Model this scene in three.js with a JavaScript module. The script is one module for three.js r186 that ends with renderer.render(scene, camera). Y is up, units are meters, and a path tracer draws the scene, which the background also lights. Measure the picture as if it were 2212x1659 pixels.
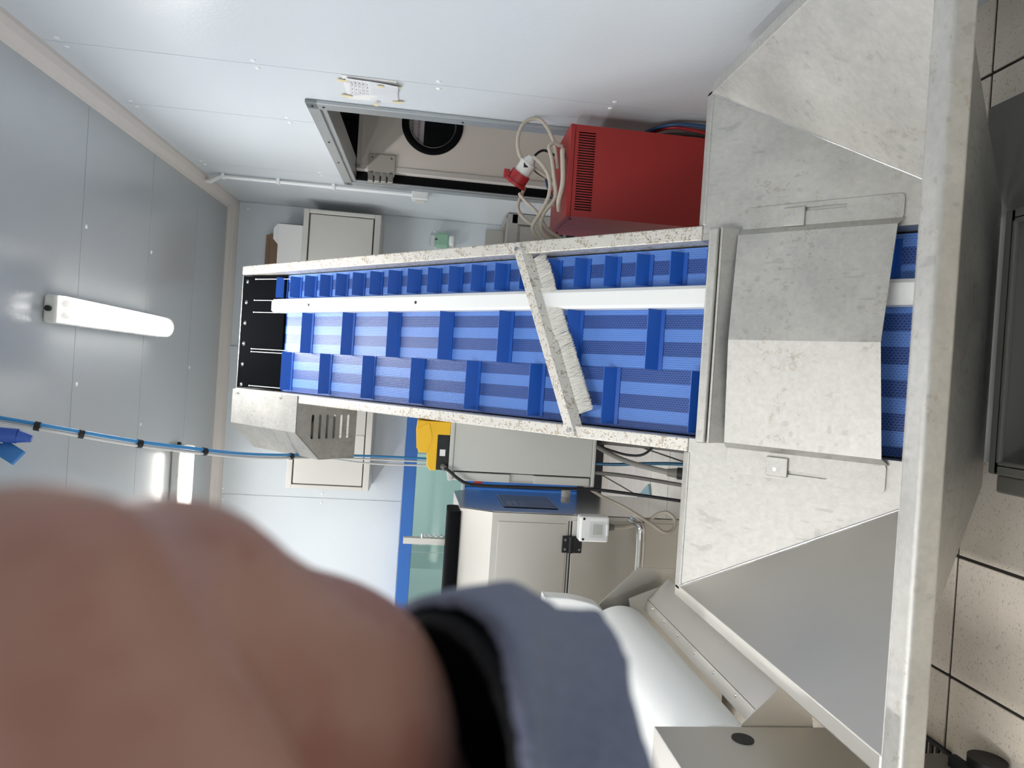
import * as THREE from 'three';
import { RoundedBoxGeometry } from 'three/addons/geometries/RoundedBoxGeometry.js';
import { mergeGeometries, mergeVertices } from 'three/addons/utils/BufferGeometryUtils.js';
import { MarchingCubes } from 'three/addons/objects/MarchingCubes.js';
import { RectAreaLightUniformsLib } from 'three/addons/lights/RectAreaLightUniformsLib.js';

// ------------------------------------------------------------------ camera, light, exposure
const scene = new THREE.Scene();
scene.background = new THREE.Color(0x000000);
const camera = new THREE.PerspectiveCamera(2 * Math.atan(829.5 / 1534) * 180 / Math.PI, 2212 / 1659, 0.01, 40);
const UNIT = 1.3, FY = 0.5;          // the scene is laid out in units of 1.3 m with the floor at 0.5; it is brought to metres at the end
camera.position.set(0, (1.62 - FY) * UNIT, 0);
// the phone was held sideways: the picture's left is up in the room
camera.quaternion.setFromRotationMatrix(new THREE.Matrix4().makeBasis(
  new THREE.Vector3(0.0658, -0.9906, 0.1202), new THREE.Vector3(0.9978, 0.0645, -0.0151), new THREE.Vector3(0.0072, 0.1209, 0.9926)));
camera.focus = 1.9 * UNIT;
camera.userData.fStop = 7.0 / UNIT;
const renderer = new THREE.WebGLRenderer({ antialias: true });
renderer.toneMapping = THREE.LinearToneMapping;
renderer.toneMappingExposure = 1.75;
renderer.shadowMap.enabled = true;
RectAreaLightUniformsLib.init();
const LAMP = 60;                     // nits of a fluorescent fitting, in this scene's units
const CEIL = 2.82, TH = 0.0267;

// ------------------------------------------------------------------ helpers
let seed = 7;
const rnd = () => ((seed = (seed * 1664525 + 1013904223) >>> 0) / 4294967296);
const V = (x, y, z) => new THREE.Vector3(x, y, z);
const taken = new Map();
function numbered(n) { const k = taken.get(n) ?? 0; taken.set(n, k + 1); return k ? `${n}_${String(k).padStart(3, '0')}` : n; }
function thing(name, label, category, [x, y, z] = [0, 0, 0], group) {
  const o = new THREE.Group(); o.name = numbered(name); o.position.set(x, y, z); scene.add(o);
  o.userData = { label, category }; if (group) o.userData.group = group;
  return o;
}
const shadow = (m) => { m.castShadow = true; m.receiveShadow = true; return m; };
function uvBox(g) {                                        // uv in metres, by the way each face points
  const p = g.attributes.position, n = g.attributes.normal, uv = new Float32Array(p.count * 2);
  for (let i = 0; i < p.count; i += 3) {
    let nx = 0, ny = 0, nz = 0;
    for (let k = 0; k < 3; k++) { nx += Math.abs(n.getX(i + k)); ny += Math.abs(n.getY(i + k)); nz += Math.abs(n.getZ(i + k)); }
    for (let k = 0; k < 3; k++) {
      const x = p.getX(i + k), y = p.getY(i + k), z = p.getZ(i + k);
      const [a, b] = nx >= ny && nx >= nz ? [z, y] : ny >= nz ? [x, z] : [x, y];
      uv[(i + k) * 2] = a; uv[(i + k) * 2 + 1] = b;
    }
  }
  g.setAttribute('uv', new THREE.BufferAttribute(uv, 2));
  return g;
}
const plain = (g) => {
  let q = g.index ? g.toNonIndexed() : g.clone();
  for (const k of Object.keys(q.attributes)) if (!['position', 'normal'].includes(k)) q.deleteAttribute(k);
  return q;
};
function part(name, geos, m, parent, keepUV = false) {
  const list = Array.isArray(geos) ? geos : [geos];
  const g = keepUV ? list[0] : uvBox(mergeGeometries(list.map(plain)));
  const o = shadow(new THREE.Mesh(g, m)); o.name = name; parent.add(o);
  return o;
}
function parts(name, list, m, parent) { for (const g of list) part(name, g, m, parent); }
function single(name, geos, m, label, category, group) {
  const o = part(numbered(name), geos, m, scene); o.userData = { label, category }; if (group) o.userData.group = group; return o;
}
function struct(name, geos, m, parent = scene) { const o = part(name, geos, m, parent); if (parent === scene) o.userData.kind = 'structure'; return o; }
const box = (x0, x1, y0, y1, z0, z1) => new THREE.BoxGeometry(x1 - x0, y1 - y0, z1 - z0).translate((x0 + x1) / 2, (y0 + y1) / 2, (z0 + z1) / 2);
const rbox = (x0, x1, y0, y1, z0, z1, r = 0.003, s = 2) => new RoundedBoxGeometry(x1 - x0, y1 - y0, z1 - z0, s, Math.min(r, (x1 - x0) / 2.01, (y1 - y0) / 2.01, (z1 - z0) / 2.01)).translate((x0 + x1) / 2, (y0 + y1) / 2, (z0 + z1) / 2);
function cyl(a, b, r, r2 = r, seg = 20) {                  // cylinder from a to b
  const d = b.clone().sub(a), g = new THREE.CylinderGeometry(r2, r, d.length(), seg);
  g.applyQuaternion(new THREE.Quaternion().setFromUnitVectors(V(0, 1, 0), d.clone().normalize()));
  return g.translate((a.x + b.x) / 2, (a.y + b.y) / 2, (a.z + b.z) / 2);
}
const tube = (pts, r, n = pts.length * 10, seg = 10) => new THREE.TubeGeometry(new THREE.CatmullRomCurve3(pts.map((p) => V(...p)), false, 'centripetal'), n, r, seg);
const ball = (x, y, z, r) => new THREE.SphereGeometry(r, 16, 10).translate(x, y, z);
// a flat sheet of given thickness through planar points; holes are lists of points on the same plane
function sheet(pts, t, holes = [], bevel = 0) {
  const P = pts.map((p) => V(...p)), o = P[0], e1 = P[1].clone().sub(o).normalize();
  let nn = V(0, 0, 0);
  for (let i = 1; i + 1 < P.length; i++) nn.add(P[i].clone().sub(o).cross(P[i + 1].clone().sub(o)));
  nn.normalize(); const e2 = nn.clone().cross(e1);
  const to = (p) => { const d = p.clone().sub(o); return new THREE.Vector2(d.dot(e1), d.dot(e2)); };
  const s = new THREE.Shape(P.map(to));
  for (const h of holes) s.holes.push(new THREE.Path(h.map((p) => to(V(...p)))));
  const g = new THREE.ExtrudeGeometry(s, { depth: t, bevelEnabled: bevel > 0, bevelSize: bevel, bevelThickness: bevel, bevelSegments: 2, bevelOffset: -bevel, curveSegments: 12 });
  g.translate(0, 0, -t);
  return g.applyMatrix4(new THREE.Matrix4().makeBasis(e1, e2, nn).setPosition(o));
}
// profile points (a, b) extruded along axis 'x' | 'y' | 'z' between c0 and c1
function prism(profile, axis, c0, c1, bevel = 0) {
  const s = new THREE.Shape(profile.map((p) => new THREE.Vector2(...p)));
  const g = new THREE.ExtrudeGeometry(s, { depth: c1 - c0 - 2 * bevel, bevelEnabled: bevel > 0, bevelSize: bevel, bevelThickness: bevel, bevelSegments: 2, bevelOffset: -bevel, curveSegments: 16 });
  g.translate(0, 0, c0 + bevel);
  if (axis === 'x') g.applyMatrix4(new THREE.Matrix4().makeBasis(V(0, 1, 0), V(0, 0, 1), V(1, 0, 0)));          // (a,b) = (y,z)
  if (axis === 'y') g.applyMatrix4(new THREE.Matrix4().makeBasis(V(0, 0, 1), V(1, 0, 0), V(0, 1, 0)));          // (a,b) = (z,x)
  return g;
}
const rounded = (x0, x1, y0, y1, r, n = 5) => {            // rounded rectangle as points
  const out = [];
  for (const [cx, cy, a0] of [[x1 - r, y1 - r, 0], [x0 + r, y1 - r, 90], [x0 + r, y0 + r, 180], [x1 - r, y0 + r, 270]])
    for (let i = 0; i <= n; i++) { const a = (a0 + 90 * i / n) * Math.PI / 180; out.push([cx + r * Math.cos(a), cy + r * Math.sin(a)]); }
  return out;
};

// ------------------------------------------------------------------ procedural textures
function lattice(period, s0) {
  let s = s0 >>> 0; const a = new Float32Array(period * period);
  for (let i = 0; i < a.length; i++) { s = (s * 1664525 + 1013904223) >>> 0; a[i] = s / 4294967296; }
  return (x, y) => {
    const xi = Math.floor(x), yi = Math.floor(y), fx = x - xi, fy = y - yi, u = fx * fx * (3 - 2 * fx), v = fy * fy * (3 - 2 * fy);
    const at = (i, j) => a[((j % period + period) % period) * period + ((i % period + period) % period)];
    return (at(xi, yi) * (1 - u) + at(xi + 1, yi) * u) * (1 - v) + (at(xi, yi + 1) * (1 - u) + at(xi + 1, yi + 1) * u) * v;
  };
}
function dataTex(w, h, fn, srgb = true, rx = 1, ry = 1) {
  const d = new Uint8Array(w * h * 4);
  for (let y = 0; y < h; y++) for (let x = 0; x < w; x++) {
    const c = fn(x / w, y / h, x, y), i = (y * w + x) * 4;
    for (let k = 0; k < 3; k++) d[i + k] = Math.max(0, Math.min(255, Math.round((c.length ? c[k] : c) * 255)));
    d[i + 3] = 255;
  }
  const t = new THREE.DataTexture(d, w, h); t.magFilter = THREE.LinearFilter; t.minFilter = THREE.LinearMipmapLinearFilter; t.generateMipmaps = true;
  t.wrapS = t.wrapT = THREE.RepeatWrapping; t.repeat.set(rx, ry); if (srgb) t.colorSpace = THREE.SRGBColorSpace; t.needsUpdate = true;
  return t;
}
const n8 = lattice(8, 3), n16 = lattice(16, 5), n32 = lattice(32, 9), n64 = lattice(64, 11), n128 = lattice(128, 17), n256 = lattice(256, 23);
const fbm = (u, v) => 0.45 * n8(u * 8, v * 8) + 0.27 * n16(u * 16, v * 16) + 0.16 * n32(u * 32, v * 32) + 0.12 * n64(u * 64, v * 64);
const step = (a, b, x) => { const t = Math.max(0, Math.min(1, (x - a) / (b - a))); return t * t * (3 - 2 * t); };
const lerp3 = (a, b, t) => a.map((x, i) => x + (b[i] - x) * t);
// worn stainless: faint clouds, brown scuffs with an outline
function steelTex(dirt, brown, base = [0.80, 0.79, 0.77]) {
  return dataTex(1024, 1024, (u, v) => {
    let c = base.map((k) => k * (0.90 + 0.16 * fbm(u, v) + 0.04 * (n128(u * 128, v * 128) - 0.5) + 0.03 * (n256(u * 256, v * 256) - 0.5)));
    const m = step(0.70 - dirt * 0.06, 0.80 - dirt * 0.06, n64(u * 64 + 3, v * 64) * 0.55 + n256(u * 256, v * 256) * 0.45) * step(0.45, 0.62, n8(u * 8 + 2, v * 8 + 5));
    c = lerp3(c, brown, m * 0.30);
    const f = step(0.78, 0.86, n128(u * 128 + 9, v * 64)) * step(0.4, 0.7, n16(u * 16 + 1, v * 16));
    return lerp3(c, c.map((k) => k * 0.88), f * 0.5);
  });
}
const texSteel = steelTex(0.0, [0.58, 0.53, 0.46], [0.755, 0.75, 0.73]);
const texRail = dataTex(1024, 1024, (u, v) => {
  let c = [0.86, 0.85, 0.82].map((k) => k * (0.95 + 0.07 * fbm(u, v)));
  const m = step(0.60, 0.70, n128(u * 128, v * 128) * 0.6 + n32(u * 32, v * 32) * 0.4), s = step(0.74, 0.82, n256(u * 256, v * 256) * 0.5 + n64(u * 64 + 3, v * 64) * 0.5);
  return lerp3(lerp3(c, [0.66, 0.60, 0.52], m * 0.6), [0.42, 0.35, 0.29], s * 0.7);
}, true, 2.2, 2.2);
const roughSteel = dataTex(512, 512, (u, v) => 0.75 + 0.25 * fbm(u, v), false);
const bumpFine = dataTex(512, 512, (u, v) => 0.5 * n256(u * 256, v * 256) + 0.5 * fbm(u, v), false, 3, 3);
const texTile = dataTex(1024, 1024, (u, v) => {
  const c = [0.94, 0.90, 0.84].map((k) => k * (0.95 + 0.06 * fbm(u, v)));
  const s = step(0.70, 0.80, n256(u * 128, v * 256) * 0.6 + n128(u * 128 + 5, v * 128) * 0.4);
  return lerp3(c, [0.72, 0.67, 0.60], s * 0.6);
}, true, 2.2, 2.2);
const bumpWall = dataTex(512, 512, (u, v) => 0.6 * fbm(u, v) + 0.4 * n128(u * 128, v * 128), false, 1.2, 1.2);
// plastic mesh belt: across the belt bands of open weave between denser, paler bands; uv: u = 0..1 over 0.48 m, v in 0.064 m repeats
const bandAt = (x) => { const p = (((x + 0.045) / 0.0705) % 1 + 1) % 1; return step(0.44, 0.47, p) * (1 - step(0.97, 1.0, p)); };
const weave = (px, py) => { const wx = (px % 12) / 12, wy = ((py + (Math.floor(px / 12) % 2) * 8) % 16) / 16; return [wx, wy]; };
const beltMap = dataTex(1024, 128, (u, v, px, py) => {
  const x = u * 0.48, open = bandAt(x), [wx, wy] = weave(px, py);
  const hole = (wx > 0.38 && wx < 0.92 ? 1 : 0) * (wy > 0.32 && wy < 0.84 ? 1 : 0);
  const pale = [0.36, 0.54, 0.85], deep = [0.19, 0.34, 0.64], dark = [0.09, 0.13, 0.24];
  return lerp3(lerp3(pale, deep, open), dark, hole * (0.16 + 0.42 * open));
});
const beltBump = dataTex(1024, 128, (u, v, px, py) => {
  const [wx, wy] = weave(px, py); return 0.5 + 0.25 * Math.sin(wx * 6.283) + 0.25 * Math.sin(wy * 6.283);
}, false);
const texCloth = dataTex(512, 512, (u, v, x, y) => { const k = 0.85 + 0.15 * ((x + y) % 4 < 2 ? 1 : 0) * n128(u * 128, v * 128); return [0.46 * k, 0.49 * k, 0.58 * k]; }, true, 6, 6);
const texSkin = dataTex(512, 512, (u, v) => lerp3([0.58, 0.44, 0.39], [0.54, 0.37, 0.32], step(0.35, 0.7, fbm(u, v))), true, 4, 4);
const texCard = dataTex(256, 256, (u, v) => { const k = 0.9 + 0.15 * fbm(u, v); return [0.58 * k, 0.47 * k, 0.39 * k]; });

// ------------------------------------------------------------------ materials
const std = (o) => new THREE.MeshStandardMaterial(o), phys = (o) => new THREE.MeshPhysicalMaterial(o);
const M = {
  panel: std({ color: 0xd8dfe4, roughness: 0.33, bumpMap: bumpWall, bumpScale: 0.0006 }),
  ceil: std({ color: 0xc4c9cb, roughness: 0.24, metalness: 0.25, bumpMap: bumpWall, bumpScale: 0.0004 }),
  cove: std({ color: 0xdcd6d0, roughness: 0.45 }),
  cap: std({ color: 0xf2f4f4, roughness: 0.3 }),
  grout: std({ color: 0x2e2a28, roughness: 0.9 }),
  tile: std({ map: texTile, roughness: 0.35, bumpMap: bumpFine, bumpScale: 0.0003 }),
  steel: std({ map: texSteel, metalness: 1, roughness: 0.66, roughnessMap: roughSteel, bumpMap: bumpFine, bumpScale: 0.0002 }),
  guard: std({ map: texSteel, metalness: 0.7, roughness: 0.95, bumpMap: bumpFine, bumpScale: 0.0002 }),
  plate: phys({ color: 0x0b0c0e, roughness: 1, specularIntensity: 0.06, bumpMap: bumpFine, bumpScale: 0.0006 }),
  rail: std({ map: texRail, metalness: 0.8, roughness: 0.6, bumpMap: bumpFine, bumpScale: 0.0002 }),
  clean: std({ color: 0xcfccc5, metalness: 1, roughness: 0.52, roughnessMap: roughSteel }),
  mirror: std({ color: 0xb9b8b4, metalness: 1, roughness: 0.12 }),
  chrome: std({ color: 0xdedede, metalness: 1, roughness: 0.15 }),
  alu: std({ color: 0xb4b8ba, metalness: 0.7, roughness: 0.38 }),
  hinge: std({ color: 0xb3aea6, roughness: 0.5 }),
  black: std({ color: 0x101114, roughness: 0.55 }),
  rubber: phys({ color: 0x0d0e10, roughness: 0.85, specularIntensity: 0.25, bumpMap: bumpFine, bumpScale: 0.0006 }),
  belt: std({ map: beltMap, roughness: 0.44, bumpMap: beltBump, bumpScale: 0.0006 }),
  cleat: std({ color: 0x1c58b4, roughness: 0.42 }),
  hdpe: std({ color: 0xeef0ee, roughness: 0.42 }),
  bristle: std({ color: 0xe9e7e0, roughness: 0.7 }),
  red: std({ color: 0x9c2421, roughness: 0.45, bumpMap: bumpFine, bumpScale: 0.0002 }),
  redPlug: std({ color: 0x9d1f24, roughness: 0.35 }),
  greyPlug: std({ color: 0xd8d8d4, roughness: 0.4 }),
  cable: std({ color: 0xbdb5a6, roughness: 0.5 }),
  cableDark: std({ color: 0x6d6b66, roughness: 0.5 }),
  blueHose: std({ color: 0x3f93cf, roughness: 0.35 }),
  tealHose: std({ color: 0x14506f, roughness: 0.35 }),
  blueWire: std({ color: 0x26476f, roughness: 0.4 }),
  whiteHose: std({ color: 0xd9d8d4, roughness: 0.4 }),
  bluePlug: std({ color: 0x2f56ae, roughness: 0.4 }),
  bluePlug2: std({ color: 0x3f7fc0, roughness: 0.4 }),
  leaf: std({ color: 0xeae2d8, roughness: 0.5 }),
  grey: std({ color: 0xc6c7c2, roughness: 0.42 }),
  yellow: std({ color: 0xf2bd1a, roughness: 0.42 }),
  blue: std({ color: 0x2a66b4, roughness: 0.38 }),
  white: std({ color: 0xeeeeec, roughness: 0.6 }),
  tape: std({ color: 0xe3d7ae, roughness: 0.6 }),
  card: std({ map: texCard, roughness: 0.9 }),
  crate: std({ color: 0x74736d, roughness: 0.6 }),
  dark: std({ color: 0x24262a, roughness: 0.7 }),
  glass: phys({ color: 0xdff2ec, transmission: 1, roughness: 0.06, thickness: 0, ior: 1.5 }),
  clear: phys({ color: 0xf4f6f6, transmission: 1, roughness: 0.1, thickness: 0, ior: 1.45 }),
  soap: phys({ color: 0xb4e3c8, transmission: 0.35, roughness: 0.35, thickness: 0 }),
  tubeGlow: std({ color: 0xffffff, emissive: 0xfff8ee, emissiveIntensity: 5, roughness: 0.5 }),
  diffuser: phys({ color: 0xffffff, transmission: 0.85, roughness: 0.35, thickness: 0, emissive: 0xfff8f0, emissiveIntensity: 0.7 }),
  skin: std({ map: texSkin, roughness: 0.5 }),
  cloth: std({ map: texCloth, roughness: 0.95, bumpMap: bumpFine, bumpScale: 0.002 }),
  shadedLining: std({ color: 0x0d0f14, roughness: 0.95 }),  // near-black stands for the shade inside the sleeve opening
};

// ------------------------------------------------------------------ frames of reference
// right wall: local x into the wall, y up, z = minus the distance along the wall
const WR = V(0.8197, 0, 0.0219), ALONG = V(Math.sin(TH), 0, -Math.cos(TH)), INTO = V(Math.cos(TH), 0, Math.sin(TH));
const wallPoint = (dist, y, into = 0) => WR.clone().addScaledVector(ALONG, dist).addScaledVector(INTO, into).setY(y);
function wallThing(name, label, category, dist, y, into = 0, group) { const p = wallPoint(dist, y, into), o = thing(name, label, category, [p.x, p.y, p.z], group); o.rotation.y = -TH; return o; }
// inclined conveyor: local x = room x, y up the slope, z out of the belt
const SLOPE = -0.7953, ORIGIN = [0, 2.413, -3.121];
function slopeThing(name, label, category) { const o = thing(name, label, category, ORIGIN); o.rotation.x = SLOPE; return o; }

// ================================================================== THE SETTING
// floor with separate tiles, a third of a metre each
{
  const floor = struct('floor', box(-3.2, 2.4, FY - 0.12, FY - 0.004, -7.2, 1.6), M.grout);
  const PX = 0.2507, X0 = -0.307, Z0 = -1.35, H = PX / 2 - 0.0032;
  const g = uvBox(plain(rbox(-H, H, -0.004, 0.002, -H, H, 0.002)));
  const variants = [0, 1, 2, 3].map((k) => { const c = g.clone(), uv = c.attributes.uv; for (let i = 0; i < uv.count; i++) uv.setXY(i, uv.getX(i) + k * 0.23, uv.getY(i) + k * 0.37); return c; });
  const far = [];
  for (let i = -11; i < 10; i++) for (let j = -23; j < 11; j++) {
    const x = X0 + (i + 0.5) * PX, z = Z0 + (j + 0.5) * PX;
    if (x < -3.05 || x > 2.2 || z > 1.5 || z < -7.1) continue;
    if (z > -0.85 || z < -4.4 || x > 1.1 || x < -1.7) { far.push(g.clone().translate(x, FY - 0.002, z)); continue; }
    const o = shadow(new THREE.Mesh(variants[(i * 3 + j * 5 + 200) % 4], M.tile)); o.name = 'tile'; o.position.set(x, FY - 0.002, z); floor.add(o);
  }
  const o = shadow(new THREE.Mesh(mergeGeometries(far), M.tile)); o.name = 'tiles_out_of_view'; o.userData.kind = 'stuff'; floor.add(o);
}
// right wall of sandwich panels with a doorway
{
  const w = new THREE.Group(); w.name = 'wall_right'; w.userData.kind = 'structure'; w.position.copy(WR); w.rotation.y = -TH; scene.add(w);
  const D0 = 2.47, D1 = 3.612, DT = 2.07;
  const seams = [-1.7, -0.05, 1.05, 2.212, 2.718, 3.505, 4.385];
  for (let i = 0; i + 1 < seams.length; i++) {
    const a = seams[i] + 0.0012, b = seams[i + 1] - 0.0012, geos = [];
    const cut = (d0, d1, y0, y1) => { if (d1 > d0) geos.push(box(0, 0.08, y0, y1, -d1, -d0)); };
    if (b < D0 || a > D1) cut(a, b, FY - 0.01, CEIL);
    else { cut(a, Math.min(b, D0), FY - 0.01, CEIL); cut(Math.max(a, D1), b, FY - 0.01, CEIL); cut(Math.max(a, D0), Math.min(b, D1), DT, CEIL); }
    part('panel', geos, M.panel, w);
  }
  part('panel_core', [box(0.01, 0.07, FY - 0.01, CEIL, -2.46, 1.7), box(0.01, 0.07, DT + 0.01, CEIL, -3.62, -2.46), box(0.01, 0.07, FY - 0.01, CEIL, -4.38, -3.625)], M.cove, w);
  const cap = new THREE.SphereGeometry(0.0085, 12, 6, 0, 6.3, 0, 1.57).scale(1, 0.45, 1).rotateZ(Math.PI / 2);
  for (const [d, dd] of [[2.212, 0.029], [2.718, 0.029], [3.505, 0.028], [1.05, 0.029]]) for (const y of [2.715, 2.178, 1.638, 1.093, 0.56]) for (const s of [-1, 1]) {
    if (d > 2.47 && d < 3.61 && y < 2.1) continue;
    const o = shadow(new THREE.Mesh(cap, M.cap)); o.name = 'screw_cap'; o.position.set(0, y, -(d + s * dd)); w.add(o);
  }
}
// back wall with panel joints and a wide window opening behind the blue glazed unit
{
  const w = new THREE.Group(); w.name = 'wall_back'; w.userData.kind = 'structure'; w.position.set(0, 0, -4.35); scene.add(w);
  const xs = [-3.0, -1.95, -0.787, 0.05, 0.936];
  const OX0 = -2.1, OX1 = -0.02, OT = 1.72, OB = 1.345;
  for (let i = 0; i + 1 < xs.length; i++) {
    const a = xs[i] + 0.0012, b = xs[i + 1] - 0.0012, geos = [];
    const cut = (x0, x1, y0, y1) => { if (x1 > x0) geos.push(box(x0, x1, y0, y1, -0.08, 0)); };
    cut(a, Math.min(b, OX0), FY - 0.01, CEIL); cut(Math.max(a, OX1), b, FY - 0.01, CEIL); cut(Math.max(a, OX0), Math.min(b, OX1), FY - 0.01, OB); cut(Math.max(a, OX0), Math.min(b, OX1), OT, CEIL);
    part('panel', geos, M.panel, w);
  }
  part('panel_core', [box(-2.11, -0.01, OT + 0.01, CEIL, -0.07, -0.01), box(-2.11, -0.01, FY, OB - 0.01, -0.07, -0.01), box(-0.01, 0.93, FY - 0.01, CEIL, -0.07, -0.01), box(-3, -2.11, FY - 0.01, CEIL, -0.07, -0.01)], M.cove, w);
  part('cover_strip', [rbox(0.01, 0.085, 2.55, 2.80, 0, 0.012, 0.004)], M.panel, w);
  const cap = new THREE.SphereGeometry(0.0085, 12, 6, 0, 6.3, 0, 1.57).scale(1, 0.45, 1).rotateX(Math.PI / 2);
  for (const [x, y] of [[-0.755, 2.76], [-0.82, 2.76], [-0.76, 2.19], [-0.815, 2.19], [0.895, 2.72], [0.86, 1.62], [0.075, 2.72], [0.02, 2.72]]) { const o = shadow(new THREE.Mesh(cap, M.cap)); o.name = 'screw_cap'; o.position.set(x, y, 0.001); w.add(o); }
}
struct('wall_left', box(-3.1, -3.0, FY - 0.01, CEIL, -7.1, 1.6), M.panel);
struct('wall_front', box(-3.1, 0.95, FY - 0.01, CEIL, 1.5, 1.6), M.panel);
// glossy ceiling panels
{
  const c = new THREE.Group(); c.name = 'ceiling'; c.userData.kind = 'structure'; c.position.set(0, CEIL, 0); scene.add(c);
  for (let k = -6; k <= 4; k++) { const z1 = -2.60 + k * 0.588 - 0.0015 + 0.588 - 0.588, z0 = z1 - 0.585; if (z1 > 1.6 + 0.6 || z0 < -5) continue; part('ceiling_panel', box(-3.05, 0.98, 0, 0.08, Math.max(z0, -4.36), Math.min(z1, 1.6)), M.ceil, c); }
  part('ceiling_core', box(-3.1, 1.0, 0.02, 0.12, -4.4, 1.6), M.cove, c);
  const cap = new THREE.SphereGeometry(0.008, 10, 6, 0, 6.3, 0, 1.57).scale(1, 0.45, 1).rotateX(Math.PI);
  for (const [x, z] of [[0.44, -3.215], [0.43, -2.63], [-0.118, -2.63], [-0.3, -3.215], [-0.05, -3.80]]) { const o = shadow(new THREE.Mesh(cap, M.cap)); o.name = 'screw_cap'; o.position.set(x, 0, z); c.add(o); }
}
// coving where walls meet the ceiling
{
  const prof = (s) => [[0, 0], [0, -0.052], [0.012, -0.050], [0.030, -0.038], [0.046, -0.018], [0.052, 0]].map(([a, b]) => [a * s, b]);
  const g = prism(prof(-1), 'z', -4.36, 1.55); const o = struct('trim_1', g, M.cove); o.position.set(WR.x, CEIL, WR.z); o.rotation.y = -TH;
  // along the back wall: local z of the profile runs into the room
  const s = new THREE.Shape(prof(1).map((p) => new THREE.Vector2(...p)));
  const h = new THREE.ExtrudeGeometry(s, { depth: 3.9, bevelEnabled: false }).rotateY(-Math.PI / 2);
  const b = struct('trim_2', h, M.cove); b.position.set(0.93, CEIL, -4.35);
}
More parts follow.
